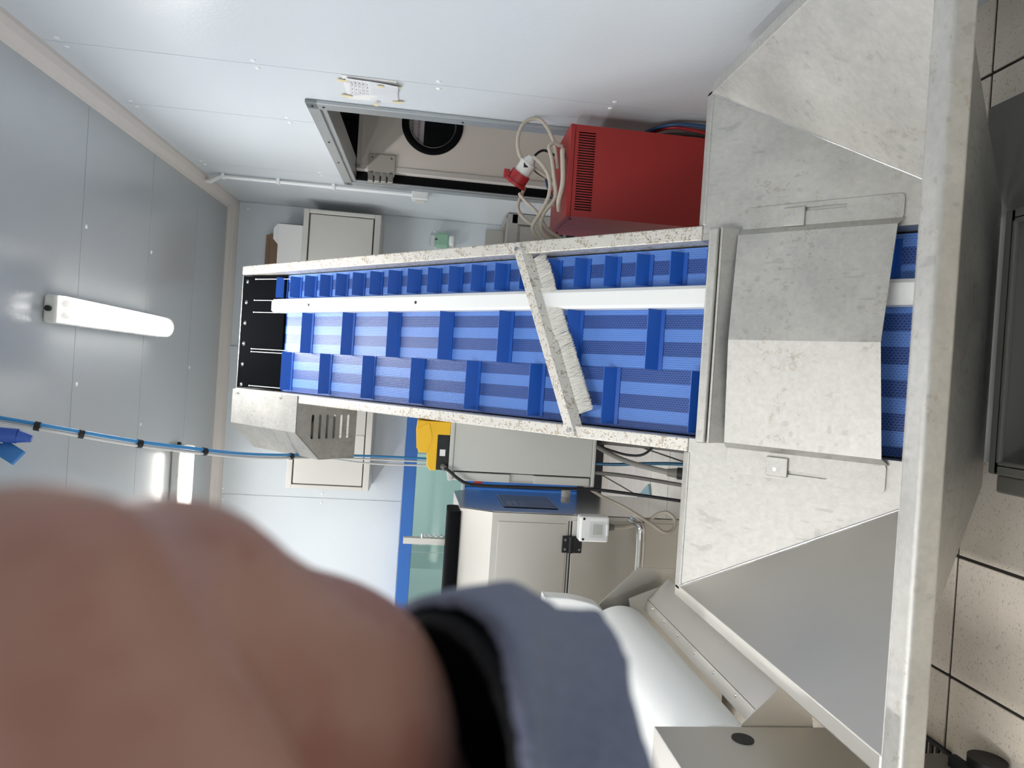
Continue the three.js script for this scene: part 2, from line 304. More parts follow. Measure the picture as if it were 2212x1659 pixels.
// the doorway in the right wall: aluminium frame; leaf swung open into the next room
{
  const d = new THREE.Group(); d.name = 'door_1'; d.userData.kind = 'structure'; const p = wallPoint(0, 0); d.position.copy(p); d.rotation.y = -TH; scene.add(d);
  const fr = (z0, z1, y0, y1) => [rbox(-0.014, 0.094, y0, y1, z0, z1, 0.003)];
  part('door_jamb', [rbox(-0.014, 0.0, FY - 0.01, 2.078, -2.52, -2.462, 0.003), rbox(-0.006, 0.094, FY - 0.01, 2.03, -2.535, -2.515, 0.003)], M.alu, d);
  part('door_jamb', [rbox(-0.014, 0.0, FY - 0.01, 2.078, -3.618, -3.562, 0.003), rbox(-0.006, 0.094, FY - 0.01, 2.03, -3.568, -3.548, 0.003)], M.alu, d);
  part('door_head', [rbox(-0.014, 0.0, 2.036, 2.078, -3.618, -2.462, 0.003), rbox(-0.006, 0.094, 2.016, 2.040, -3.568, -2.515, 0.003)], M.alu, d);
  part('jamb_gasket', [box(0.0, 0.09, FY - 0.01, 2.016, -3.548, -3.542)], M.rubber, d);
  const sg = new THREE.CylinderGeometry(0.004, 0.004, 0.003, 10).rotateZ(Math.PI / 2), scr = [];
  for (const [y, z] of [[2.057, -2.49], [2.02, -2.49], [2.057, -2.9], [2.057, -3.2], [2.057, -3.59], [1.55, -2.49]]) scr.push(sg.clone().translate(-0.015, y, z));
  parts('frame_screw', scr, M.dark, d);
  // leaf, perpendicular to the wall, its hinge at the far jamb
  const LX0 = 0.045, LX1 = 1.09, LZ = -3.50, LY = 2.010, PR = 0.121, PCX = 0.288, PCY = 1.665;
  const circ = (r, z) => { const o = []; for (let i = 0; i < 40; i++) { const a = i / 40 * 6.2832; o.push([PCX + r * Math.cos(a), PCY + r * Math.sin(a), z]); } return o; };
  const leaf = part('door_leaf', sheet([[LX0, 0.51, LZ], [LX1, 0.51, LZ], [LX1, LY, LZ], [LX0, LY, LZ]], 0.045, [circ(PR, LZ)]), M.leaf, d);
  part('edge_trim', [rbox(LX0 - 0.004, LX0 + 0.022, 0.51, LY + 0.004, LZ - 0.05, LZ + 0.004, 0.002), rbox(LX0, LX1, LY - 0.018, LY + 0.004, LZ - 0.05, LZ + 0.004, 0.002)], M.cove, leaf);
  part('porthole_gasket', new THREE.TorusGeometry(PR + 0.010, 0.017, 12, 48).scale(1, 1, 0.6).translate(PCX, PCY, LZ + 0.002), M.rubber, leaf);
  part('porthole_ring', new THREE.TorusGeometry(PR - 0.010, 0.003, 8, 48).translate(PCX, PCY, LZ - 0.006), M.chrome, leaf);
  part('pane', new THREE.CylinderGeometry(PR, PR, 0.006, 40).rotateX(Math.PI / 2).translate(PCX, PCY, LZ - 0.022), M.clear, leaf);
  const cv = document.createElement('canvas'); cv.width = 512; cv.height = 256; const cx = cv.getContext('2d');
  cx.fillStyle = '#efdfe2'; cx.fillRect(0, 0, 512, 256); cx.save(); cx.translate(512, 0); cx.scale(-1, 1); cx.fillStyle = '#7d7076'; cx.font = 'bold 40px sans-serif'; cx.textAlign = 'center';
  cx.fillText('MOMENTANEAMENTE', 256, 128); cx.fillText('NON OPERATIVO', 256, 206); cx.restore();
  const tx = new THREE.CanvasTexture(cv); tx.colorSpace = THREE.SRGBColorSpace;
  const seg = []; for (let i = 0; i <= 30; i++) { const a = Math.asin(0.040 / (PR - 0.002)), t = a + (Math.PI - 2 * a) * i / 30; seg.push(new THREE.Vector2((PR - 0.002) * Math.cos(t), (PR - 0.002) * Math.sin(t))); }
  const pg = new THREE.ShapeGeometry(new THREE.Shape(seg)), pp = pg.attributes.position;
  for (let i = 0; i < pp.count; i++) pg.attributes.uv.setXY(i, (pp.getX(i) + 0.13) / 0.30, (pp.getY(i) - 0.040) / 0.10);
  const paper = part('paper_notice', pg.translate(PCX, PCY, LZ - 0.0265), std({ map: tx, roughness: 0.9, side: THREE.DoubleSide }), leaf, true);
  paper.userData.label = 'pink notice taped behind the porthole, its print seen from behind';
  // hinge
  const hinge = part('hinge', [sheet(rounded(-0.006, 0.094, 1.832, 1.958, 0.006).map(([a, b]) => [a + 0.022, b, LZ + 0.012]), 0.012)], M.hinge, d);
  parts('hinge_knuckle', [0, 1, 2, 3].map((k) => rbox(-0.014, 0.030, 1.838 + k * 0.031, 1.863 + k * 0.031, LZ - 0.03, LZ + 0.016, 0.004)), M.clean, hinge);
  parts('hinge_screw', [[0.03, 1.85], [0.03, 1.94], [0.1, 1.85], [0.1, 1.94]].map(([x, y]) => new THREE.CylinderGeometry(0.004, 0.004, 0.003, 10).rotateX(Math.PI / 2).translate(x, y, LZ + 0.013)), M.chrome, hinge);
}
// the unlit passage behind the doorway
struct('wall_passage', [box(2.2, 2.3, FY - 0.01, 2.6, -5.0, -1.2), box(0.99, 2.3, FY - 0.01, 2.6, -1.3, -1.2), box(0.99, 2.3, FY - 0.01, 2.6, -5.0, -4.45), box(0.95, 2.3, 2.45, 2.6, -5.0, -1.2)], M.panel);
{
  const st = thing('strip_curtain', 'dark ribbed curtain hanging behind the open door leaf', 'curtain', [1.0, 0, -4.05]);
  for (let k = 0; k < 12; k++) part('strip', rbox(0.0 + k * 0.095, 0.1 + k * 0.095, FY + 0.002, 2.44, k % 2 ? -0.012 : 0, k % 2 ? -0.004 : 0.008, 0.003), M.black, st);
}
// next room behind the opening
struct('wall_next_room', [box(-3.1, 2.3, FY - 0.01, 2.9, -7.2, -7.1), box(0.95, 1.05, FY - 0.01, 2.9, -7.1, -4.43)], M.panel);
struct('ceiling_next_room', box(-3.1, 1.05, 2.82, 2.92, -7.2, -4.4), M.ceil);

// ================================================================== LAMPS
function lampFitting(name, label, [x, y, z], len, along, intensity, group) {
  const o = thing(name, label, 'lamp', [x, y, z], group); if (along === 'x') o.rotation.y = Math.PI / 2;     // local z runs along the tubes
  const h = len / 2;
  const body = part('body', [rbox(-0.045, 0.045, -0.042, 0, -h, h, 0.012, 3)], M.greyPlug, o);
  part('cable_gland', [cyl(V(0, -0.02, h - 0.002), V(0, -0.02, h + 0.012), 0.009)], M.black, body);
  part('diffuser', [(() => { const s = new THREE.Shape(); s.moveTo(-0.043, 0); s.lineTo(-0.042, -0.022); s.quadraticCurveTo(-0.036, -0.048, 0, -0.050); s.quadraticCurveTo(0.036, -0.048, 0.042, -0.022); s.lineTo(0.043, 0); s.lineTo(0.041, 0); s.lineTo(0.040, -0.022); s.quadraticCurveTo(0.034, -0.046, 0, -0.048); s.quadraticCurveTo(-0.034, -0.046, -0.040, -0.022); s.lineTo(-0.041, 0);
    return new THREE.ExtrudeGeometry(s, { depth: len - 0.01, bevelEnabled: false, curveSegments: 8 }).translate(0, -0.042, -h + 0.005); })(),
    sheet([[-0.042, -0.042, h - 0.004], [-0.040, -0.066, h - 0.004], [0, -0.091, h - 0.004], [0.040, -0.066, h - 0.004], [0.042, -0.042, h - 0.004]], 0.002),
    sheet([[-0.042, -0.042, -h + 0.006], [-0.040, -0.066, -h + 0.006], [0, -0.091, -h + 0.006], [0.040, -0.066, -h + 0.006], [0.042, -0.042, -h + 0.006]], 0.002)], M.diffuser, o);
  for (const s of [-1, 1]) {
    part('fluorescent_tube', cyl(V(s * 0.018, -0.062, -h + 0.045), V(s * 0.018, -0.062, h - 0.045), 0.0125), M.tubeGlow, o);
    for (const e of [-1, 1]) part('tube_holder', cyl(V(s * 0.018, -0.060, e * (h - 0.045)), V(s * 0.018, -0.060, e * (h - 0.018)), 0.013), M.alu, o);
  }
  const clips = [];
  for (const s of [-1, 1]) for (let k = 0; k < 4; k++) clips.push(rbox(s * 0.044 - 0.004, s * 0.044 + 0.004, -0.054, -0.030, -h + len * (k + 0.5) / 4 - 0.015, -h + len * (k + 0.5) / 4 + 0.015, 0.002));
  parts('clip', clips, M.clear, o);
  const L = new THREE.RectAreaLight(0xfdfdff, intensity, 0.075 * UNIT, (len - 0.06) * UNIT); L.name = 'lamp_light'; L.position.set(0, -0.097, 0); L.rotation.x = -Math.PI / 2; L.castShadow = true; o.add(L);
}
lampFitting('ceiling_lamp', 'lit twin-tube fluorescent lamp in the middle of the ceiling above the conveyor', [0.125, CEIL, -2.83], 0.90, 'z', LAMP * 0.55);
lampFitting('ceiling_lamp', 'lit fluorescent lamp on the ceiling by the back wall, half hidden by the arm', [-1.03, CEIL, -3.66], 1.20, 'x', LAMP * 0.22);
lampFitting('ceiling_lamp', 'unseen fluorescent fill lamp added on the ceiling behind the camera', [-1.3, CEIL, 0.25], 1.20, 'z', LAMP * 1.35);  // added fill light, out of view
lampFitting('ceiling_lamp', 'unseen fluorescent fill lamp added above the left rim of the feed hopper', [-0.35, CEIL, -0.95], 1.20, 'z', LAMP * 0.24);  // added out of view to brighten the hopper, wall and floor
lampFitting('ceiling_lamp', 'unseen fluorescent fill lamp added over the left side of the room', [-2.0, CEIL, -2.4], 1.20, 'z', LAMP * 1.25);  // added outside the frame as fill from the left
lampFitting('ceiling_lamp', 'unseen fluorescent lamp added to light the next room', [-1.0, CEIL, -5.6], 1.20, 'x', LAMP);  // added, unseen, to light what shows through the teal glass

// ================================================================== INCLINED CONVEYOR (local x, up-slope y, out z)
{
  const c = slopeThing('inclined_conveyor', 'steep stainless conveyor with a blue cleated belt, rising from the feed hopper', 'conveyor');
  const rail = (x0, x1, y0, y1) => [rbox(x0, x1, y0, y1, -0.155, 0, 0.0035, 2)];
  part('side_rail', rail(0.365, 0.401, -2.049, 0.006), M.rail, c);
  part('side_rail', rail(-0.148, -0.115, -2.049, 0.006), M.rail, c);
  part('lower_side_plate', [box(0.365, 0.369, -2.56, -2.049, -0.15, -0.004)], M.steel, c);
  part('lower_side_plate', [box(-0.119, -0.115, -2.56, -2.049, -0.15, -0.004)], M.steel, c);
  part('bottom_pan', [box(-0.115, 0.365, -2.50, -0.02, -0.155, -0.150)], M.steel, c);
  // belt: flat run, then over the head drum
  const flat = (x0, x1, y0, y1, z) => {
    const g = new THREE.PlaneGeometry(x1 - x0, y1 - y0).translate((x0 + x1) / 2, (y0 + y1) / 2, z), p = g.attributes.position, uv = g.attributes.uv;
    for (let i = 0; i < p.count; i++) uv.setXY(i, (p.getX(i) + 0.115) / 0.48, p.getY(i) / 0.064); return g;
  };
  const arc = new THREE.PlaneGeometry(0.472, 1, 1, 24), ap = arc.attributes.position, au = arc.attributes.uv;
  for (let i = 0; i < ap.count; i++) {
    const t = ap.getY(i) + 0.5, a = t * 2.4, r = 0.075;
    ap.setXYZ(i, ap.getX(i) + 0.125, -0.262 + r * Math.sin(a), -0.060 - r + r * Math.cos(a)); au.setXY(i, (ap.getX(i) + 0.115) / 0.48, t * 2.8);
  }
  arc.computeVertexNormals();
  const belt = part('belt', mergeGeometries([flat(-0.111, 0.361, -2.62, -0.262, -0.060), arc]), M.belt, c, true);
  part('belt_core', [box(-0.112, 0.362, -2.62, -0.262, -0.075, -0.0615)], M.dark, c);
  // cleats: three columns
  const cleatProfile = [[0.0, -0.0245], [0.0028, -0.0262], [-0.0165, -0.0555], [-0.0165, -0.0598], [-0.031, -0.0598], [-0.031, -0.0572], [-0.0200, -0.0572]];
  const cleatGeo = (w) => uvBox(plain(prism(cleatProfile, 'x', -w / 2, w / 2)));
  const gR = cleatGeo(0.082), gA = cleatGeo(0.156), gB = cleatGeo(0.152);
  const put = (g, x, y) => { const o = shadow(new THREE.Mesh(g, M.cleat)); o.name = 'cleat'; o.position.set(x, y, 0); belt.add(o); };
  for (let k = 0; k < 25; k++) put(gR, 0.3085, -0.214 - 0.0969 * k);
  for (let k = 0; k < 9; k++) put(gA, 0.126, -0.404 - 0.2502 * k);
  for (let k = 0; k < 10; k++) put(gB, -0.0275, -0.284 - 0.2502 * k);
  // white divider bar along the belt
  const div = part('divider_bar', [prism([[0.205, -0.058], [0.205, -0.020], [0.213, -0.012], [0.250, -0.012], [0.259, -0.020], [0.259, -0.058]], 'z', 0, 2.39).applyMatrix4(new THREE.Matrix4().makeBasis(V(1, 0, 0), V(0, 0, 1), V(0, -1, 0))).translate(0, -0.225, 0),
    sheet([[0.205, -0.225, -0.013], [0.259, -0.225, -0.013], [0.250, -0.208, -0.013], [0.214, -0.208, -0.013]], 0.045)], M.hdpe, c);
  parts('divider_screw', [-0.46, -1.05].map((y) => cyl(V(0.232, y, -0.014), V(0.232, y, -0.0112), 0.0055, 0.0055, 12)), M.dark, div);
  // black rubber plate at the head with slits for the guide wires
  const n = -0.245, sl = [0.345, 0.257, 0.207, 0.054, 0.042, -0.100];
  const pts = [[-0.108, 0.0], [-0.108, n]];
  for (const x of [...sl].reverse()) pts.push([x - 0.0016, n], [x - 0.0016, -0.085], [x + 0.0016, -0.085], [x + 0.0016, n]);
  pts.push([0.358, n], [0.358, 0.0]);
  const tilt = (g) => g.rotateX(0.20).translate(0, 0.0, -0.004);
  const pl = new THREE.ExtrudeGeometry(new THREE.Shape(pts.map((p) => new THREE.Vector2(...p))), { depth: 0.006, bevelEnabled: false });
  const plate = part('rubber_head_plate', tilt(pl.translate(0, 0, -0.006)).clone(), M.plate, c);
  parts('plate_bolt', [0.335, 0.248, 0.161, 0.074, -0.013, -0.098].map((x) => tilt(new THREE.SphereGeometry(0.0065, 12, 6).scale(1, 1, 0.6).translate(x, -0.028, 0.002))), M.chrome, plate);
  parts('plate_washer', [0.335, 0.248, 0.161, 0.074, -0.013, -0.098].map((x) => tilt(new THREE.CylinderGeometry(0.009, 0.009, 0.002, 16).rotateX(Math.PI / 2).translate(x, -0.028, 0.001))), M.dark, plate);
  for (const x of sl) part('guide_wire', [cyl(V(x, -0.075, -0.017), V(x, -0.262, -0.056), 0.0014, 0.0014, 6), ball(x, -0.075, -0.016, 0.0030)], M.hdpe, c);
  part('head_plate', [box(-0.112, 0.362, 0.0, 0.004, -0.155, -0.004)], M.steel, c);
  // motor guard at the head, on the left
  const prof = [[-0.120, 0.004], [-0.261, 0.004], [-0.370, -0.112], [-0.369, -0.287], [-0.150, -0.289]];
  const guard = part('motor_guard', [
    sheet([[-0.118, 0.013, 0.004], [-0.261, 0.013, 0.004], [-0.261, -0.449, 0.004], [-0.118, -0.449, 0.004]], 0.003),
    sheet([[-0.261, 0.013, 0.004], [-0.370, 0.013, -0.112], [-0.370, -0.449, -0.112], [-0.261, -0.449, 0.004]], 0.003),
    sheet([[-0.370, 0.013, -0.112], [-0.369, 0.013, -0.287], [-0.369, -0.449, -0.287], [-0.370, -0.449, -0.112]], 0.003),
    sheet(prof.map(([x, z]) => [x, 0.013, z]), 0.003),
    (() => { const holes = []; for (let k = 0; k < 6; k++) { const z = -0.073 - k * 0.0345, o = []; for (const [cx, a0] of [[-0.281, 180], [-0.197, 0]]) for (let i = 0; i <= 6; i++) { const a = (a0 - 90 + 180 * i / 6 + (a0 ? 0 : 0)) * Math.PI / 180; o.push([cx + 0.0065 * Math.cos(a), -0.449, z + 0.0065 * Math.sin(a)]); } holes.push(o); } return sheet(prof.map(([x, z]) => [x, -0.449, z]), 0.003, holes); })(),
  ], M.guard, c);
  parts('guard_screw', [[-0.133, -0.03], [-0.133, -0.34]].map(([x, y]) => new THREE.SphereGeometry(0.0065, 12, 6).scale(1, 1, 0.6).translate(x, y, 0.005)), M.chrome, guard);
  part('motor', [cyl(V(-0.255, -0.40, -0.17), V(-0.255, -0.05, -0.17), 0.07), box(-0.20, -0.15, -0.2, -0.1, -0.22, -0.12)], M.alu, c);
  // brush bar across the belt
  const A = V(0.393, -1.474, 0), B = V(-0.146, -1.711, 0), L = A.distanceTo(B), ang = Math.atan2(A.y - B.y, A.x - B.x);
  const place = (g) => g.rotateZ(ang).translate((A.x + B.x) / 2, (A.y + B.y) / 2, 0);
  const bar = part('brush_bar', [place(rbox(-L / 2, L / 2, -0.0135, 0.0135, 0.0, 0.004, 0.0015)), place(prism([[-0.0125, 0.0035], [-0.0300, -0.0165], [-0.0318, -0.0150], [-0.0135, 0.0050]], 'x', -L / 2, L / 2))], M.rail, c);
  parts('brush_bolt', [place(cyl(V(L / 2 - 0.016, 0, 0.004), V(L / 2 - 0.016, 0, 0.011), 0.0065, 0.0065, 6)), place(cyl(V(-L / 2 + 0.018, 0, 0.004), V(-L / 2 + 0.018, 0, 0.011), 0.0065, 0.0065, 6))], M.chrome, bar);
  const br = [];
  for (let i = 0; i < 1700; i++) {
    const x = -L / 2 + 0.055 + (L - 0.115) * rnd(); const z0 = -0.0165 - 0.004 * rnd() + (x > -0.02 && x < 0.14 ? 0.0045 : 0), len = 0.044 + 0.006 * rnd() - (x > L / 2 - 0.09 ? 0.014 * rnd() : 0), dx = 0.010 * (rnd() - 0.5), y0 = -0.027 - 0.003 * rnd();
    br.push(place(cyl(V(x, y0, z0), V(x + dx, y0 - len * 0.93, z0 - len * (0.06 + 0.12 * rnd())), 0.0014, 0.0008, 3)));
  }
  const bs = part('bristles', br, M.bristle, bar); bs.userData.kind = 'stuff';
  part('bristle_holder', place(rbox(-L / 2 + 0.05, L / 2 - 0.055, -0.030, -0.020, -0.030, -0.018, 0.002)), M.dark, bar);
  // bar and piano hinge over the belt at the hopper's throat
  const cover = part('throat_bar', [rbox(-0.121, 0.386, -2.108, -2.082, 0.001, 0.040, 0.007, 3)], M.steel, c);
  part('hinge_leaf', [rbox(-0.119, 0.384, -2.118, -2.112, 0.0, 0.040, 0.0015), sheet([[-0.117, -2.116, 0.040], [-0.117, -2.146, 0.013], [0.382, -2.146, 0.013], [0.382, -2.116, 0.040]], 0.003)], M.steel, cover);
  const kn = []; for (let k = 0; k < 8; k++) kn.push(cyl(V(-0.112 + k * 0.0625, -2.152, 0.0165), V(-0.085 + k * 0.0625, -2.152, 0.0165), 0.0035, 0.0035, 8));
  parts('hinge_knuckle', kn, M.chrome, cover);
  part('rubber_stop', [new THREE.SphereGeometry(0.016, 16, 10).translate(0.352, -2.083, -0.012)], M.rubber, c);
  part('rubber_stop', [new THREE.SphereGeometry(0.017, 16, 10).translate(-0.098, -2.081, -0.010)], M.rubber, c);
}
// legs of the conveyor stand on the floor
{
  const s = thing('conveyor_stand', 'square stainless legs under the inclined conveyor', 'stand', [0.125, 0, -2.5]);
  for (const x of [-0.22, 0.22]) { part('leg', rbox(x - 0.02, x + 0.02, FY + 0.01, 1.59, -0.02, 0.02, 0.003), M.clean, s); part('foot', cyl(V(x, FY, 0), V(x, FY + 0.018, 0), 0.035), M.black, s); }
  part('crossbar', rbox(-0.22, 0.22, 0.68, 0.72, -0.015, 0.015, 0.003), M.clean, s);
}

// ================================================================== FEED HOPPER
{
  const h = thing('feed_hopper', 'wide stainless funnel hopper with a rolled front rim at the foot of the conveyor', 'hopper', [0.122, 0, -1.25]);
  const L = (p) => [p[0] - 0.122, p[1], p[2] + 1.25], S = (list, t, holes) => sheet(list.map(L), t, holes);
  const ZB = -1.655, ZF = -0.885, Y = 0.977, XL = -0.475, XR = 0.719, CB = [0.565, -1.236];
  const slope = (x, s, o = 0) => [x, 2.413 + 0.7 * s + 0.714 * o, -3.121 - 0.714 * s + 0.7 * o];
  part('back_plate', S([slope(XL, -2.051), slope(-0.139, -2.640), slope(-0.115, -2.640), slope(-0.115, -2.051)], 0.003), M.steel, h);
  part('back_plate', S([slope(0.365, -2.051), slope(0.365, -2.640), slope(0.383, -2.640), slope(XR, -2.051)], 0.003), M.steel, h);
  part('side_plate', S([[XL, Y, ZB], [XL, Y, ZF], [-0.139, ...CB]], 0.003), M.clean, h);
  part('side_plate', S([[XR, Y, ZF], [XR, Y, ZB], [0.383, ...CB]], 0.003), M.steel, h);
  part('front_plate', S([[XL, Y, ZF], [XR, Y, ZF], [0.387, CB[0] - 0.004, CB[1] + 0.004], [-0.143, CB[0] - 0.004, CB[1] + 0.004]], 0.003), M.steel, h);
  // rims: horizontal flanges; the front one is rolled over
  parts('back_rim', [rbox(XL - 0.012, -0.148, Y - 0.018, Y + 0.001, ZB - 0.032, ZB + 0.002, 0.004), rbox(0.401, XR + 0.012, Y - 0.018, Y + 0.001, ZB - 0.032, ZB + 0.002, 0.004)].map((g) => g.translate(-0.122, 0, 1.25)), M.steel, h);
  const side = (x0, x1) => rbox(x0, x1, Y - 0.022, Y + 0.001, ZB - 0.03, ZF, 0.004).translate(-0.122, 0, 1.25);
  part('side_rim', side(XL - 0.030, XL + 0.001), M.clean, h);
  part('side_rim', side(XR - 0.001, XR + 0.030), M.steel, h);
  part('front_rim', rbox(XL - 0.030, XR + 0.030, Y - 0.036, Y + 0.001, ZF - 0.002, -0.846, 0.007, 4).translate(-0.122, 0, 1.25), M.steel, h);
  // weld beads along the folds
  const weld = (a, b) => { const A = V(...L(a)), B = V(...L(b)), p = []; for (let i = 0; i <= 40; i++) { const q = A.clone().lerp(B, i / 40); q.y += 0.0005 * Math.sin(i * 7.1); p.push([q.x, q.y, q.z]); } return tube(p, 0.0022, 80, 6); };
  part('weld_bead', weld([XL + 0.001, Y, ZB + 0.001], [-0.140, CB[0] + 0.001, CB[1]]), M.chrome, h);
  part('weld_bead', weld([XR - 0.001, Y, ZB + 0.001], [0.384, CB[0] + 0.001, CB[1]]), M.chrome, h);
  // legs
  for (const [x, z] of [[-0.04, -1.62], [0.29, -1.62]]) part('leg', rbox(x - 0.142, x - 0.102, FY, 0.70, z + 1.25 - 0.02, z + 1.25 + 0.02, 0.003), M.clean, h);
}
// deflector tray clamped over the belt in the hopper
{
  const t = slopeThing('deflector_tray', 'ridged stainless deflector plate clamped over the belt inside the hopper', 'plate');
  const R = 0.122, hr = 0.046, hs = 0.020;
  part('tray_sheet', [
    sheet([[R, -2.150, hr], [R, -2.466, hr], [0.366, -2.477, hs], [0.366, -2.146, hs]], 0.002),
    sheet([[R, -2.466, hr], [R, -2.150, hr], [-0.114, -2.146, hs], [-0.114, -2.477, hs]], 0.002)].map((g) => g), M.steel, t);
  part('side_flange', sheet([[0.366, -2.146, hs], [0.366, -2.477, hs], [0.380, -2.488, 0.0045], [0.384, -2.148, 0.0045]], 0.002), M.steel, t);
  part('side_flange', sheet([[-0.114, -2.477, hs], [-0.114, -2.146, hs], [-0.128, -2.146, 0.0045], [-0.126, -2.488, 0.0045]], 0.002), M.steel, t);
  const tab = (x0, x1, slotX, y0, y1) => sheet(rounded(x0, x1, -2.484, -2.150, 0.010).map(([a, b]) => [a, b, 0.0045]), 0.0022, [rounded(slotX - 0.0042, slotX + 0.0042, y0, y1, 0.0040, 4).map(([a, b]) => [a, b, 0.0045])]);
  part('tab', tab(0.378, 0.431, 0.4165, -2.375, -2.25), M.steel, t);
  part('tab', tab(-0.184, -0.124, -0.1665, -2.372, -2.25), M.steel, t);
  for (const [x0, x1] of [[0.380, 0.4225], [-0.178, -0.135]]) {
    const cl = part('clamp_plate', rbox(x0, x1, -2.290, -2.242, 0.0046, 0.0100, 0.004, 3), M.steel, t);
    part('clamp_pin', cyl(V((x0 + x1) / 2 + (x0 > 0 ? 0.003 : -0.006), -2.262, 0.009), V((x0 + x1) / 2 + (x0 > 0 ? 0.003 : -0.006), -2.262, 0.0112), 0.004, 0.004, 12), M.chrome, cl);
  }
}

// ================================================================== BELT CONVEYOR ON THE LEFT, feeding the hopper
{
  const c = thing('belt_conveyor', 'white belt conveyor whose rounded nose and riveted chute reach the left hopper rim', 'conveyor', [-0.8, 0, -1.5]);
  const T = (g) => g.translate(0.8, 0, 1.5);
  const CX = -0.685, CY = 1.060, R = 0.092, ZF = -1.85, ZN = -1.205;
  // belt loop: nose drum at the right, running off to the left and slightly up
  const s = new THREE.Shape(); s.absarc(CX, CY, R, -Math.PI * 0.55, Math.PI * 0.56, false);
  s.lineTo(-1.85, CY + R + 0.16); s.lineTo(-1.85, CY - R + 0.16); 
  part('belt', T(new THREE.ExtrudeGeometry(s, { depth: ZN - ZF, bevelEnabled: true, bevelSize: 0.004, bevelThickness: 0.004, bevelSegments: 2, curveSegments: 40 }).translate(0, 0, ZF)), M.hdpe, c);
  // chute sheet from under the nose down to the rim
  const chute = part('chute', [T(sheet([[-0.572, 0.985, ZN], [-0.572, 0.985, ZF], [-0.514, 0.932, ZF], [-0.514, 0.932, ZN]], 0.003)), T(sheet([[-0.600, 0.992, ZN], [-0.600, 0.992, ZF], [-0.572, 0.985, ZF], [-0.572, 0.985, ZN]], 0.003))], M.clean, c);
  parts('rivet', [0.05, 0.145, 0.24, 0.345, 0.45, 0.555].map((d) => T(new THREE.SphereGeometry(0.0045, 10, 6).translate(-0.580, 0.988, ZF + d))), M.chrome, chute);
  part('chute_cheek', T(sheet([[-0.52, 0.92, ZF - 0.001], [-0.57, 1.04, ZF - 0.001], [-0.70, 1.01, ZF - 0.001], [-0.68, 0.89, ZF - 0.001]], 0.003)), M.clean, c);
  part('chute_cheek', T(sheet([[-0.515, 0.90, ZN + 0.004], [-0.515, 0.945, ZN + 0.004], [-0.588, 1.02, ZN + 0.004], [-0.64, 1.03, ZN + 0.004], [-0.72, 0.86, ZN + 0.004]], 0.003)), M.clean, c);
  part('side_guide', [T(prism([[-1.75, 1.30], [-1.75, 1.18], [-0.70, 1.105], [-0.625, 1.100], [-0.605, 1.108], [-0.592, 1.125], [-0.582, 1.16], [-0.575, 1.20], [-0.572, 1.27]], 'z', ZF - 0.055, ZF - 0.004, 0.004))], M.hdpe, c);
  part('far_side_plate', [T(sheet([[-1.8, 0.80, ZF - 0.058], [-0.50, 0.80, ZF - 0.058], [-0.50, 1.0, ZF - 0.058], [-0.62, 1.12, ZF - 0.058], [-1.8, 1.12, ZF - 0.058]], 0.004))], M.clean, c);
  // near housing
  const hs = part('bearing_housing', [T(rbox(-1.2, -0.592, 0.855, 1.184, -1.20, -0.97, 0.003))], M.clean, c);
  part('inspection_hole', [T(cyl(V(-0.593, 1.04, -1.155), V(-0.5905, 1.04, -1.155), 0.019, 0.019, 24))], M.black, hs);
  part('housing_bolt', [T(cyl(V(-0.655, 1.184, -1.13), V(-0.655, 1.196, -1.13), 0.009, 0.009, 6))], M.chrome, hs);
  for (const [x, z] of [[-1.6, -1.25], [-1.6, -1.8]]) part('leg', T(rbox(x - 0.02, x + 0.02, FY, 0.86, z - 0.02, z + 0.02, 0.003)), M.clean, c);
  part('leg', T(rbox(-1.30, -1.26, FY, 0.86, -1.87, -1.83, 0.003)), M.clean, c);
  part('frame_leg', [T(rbox(-1.18, -1.13, FY, 0.86, -1.05, -1.0, 0.003))], M.clean, c);
}

// ================================================================== RIGHT SIDE
// red electrical cabinet between conveyor and wall
{
  const X0 = 0.530, X1 = 0.822, Y0 = 0.53, Y1 = 1.213, ZF = -2.23, ZB = -2.53;
  const r = thing('red_cabinet', 'red metal electrical cabinet with a louvred vent, between the hopper and the wall', 'cabinet', [X0, 0, ZF]);
  const T = (g) => g.translate(-X0, 0, -ZF);
  const vents = []; for (let k = 0; k < 31; k++) { const x = 0.551 + k * 0.00815; vents.push([[x, 1.131, ZF], [x + 0.0042, 1.131, ZF], [x + 0.0042, 1.186, ZF], [x, 1.186, ZF]]); }
  part('front_panel', T(sheet([[X0, Y0, ZF], [X1, Y0, ZF], [X1, Y1 - 0.016, ZF], [X0, Y1 - 0.016, ZF]], 0.002, vents)), M.red, r);
  part('lid', [T(rbox(X0 - 0.001, X1 + 0.001, Y1 - 0.015, Y1, ZB, ZF + 0.001, 0.002))], M.red, r);
  part('body', [T(box(X0, X0 + 0.002, Y0, Y1 - 0.016, ZB, ZF - 0.002)), T(box(X1 - 0.002, X1, Y0, Y1 - 0.016, ZB, ZF - 0.002)), T(box(X0, X1, Y0, Y1 - 0.016, ZB, ZB + 0.002)), T(box(X0, X1, Y0, Y0 + 0.003, ZB, ZF))], M.red, r);
  part('interior', [T(box(X0 + 0.01, X1 - 0.01, Y0 + 0.01, Y1 - 0.03, ZB + 0.02, ZF - 0.03))], M.black, r);
  parts('side_screw', [T(ball(X0, 1.19, ZF - 0.04, 0.004)), T(ball(X0, 1.19, ZB + 0.03, 0.004))], M.dark, r);
  for (const [x, z] of [[X0 + 0.03, ZF - 0.03], [X1 - 0.03, ZF - 0.03], [X0 + 0.03, ZB + 0.03], [X1 - 0.03, ZB + 0.03]]) part('leg', T(rbox(x - 0.015, x + 0.015, FY, Y0, z - 0.015, z + 0.015, 0.002)), M.dark, r);
}
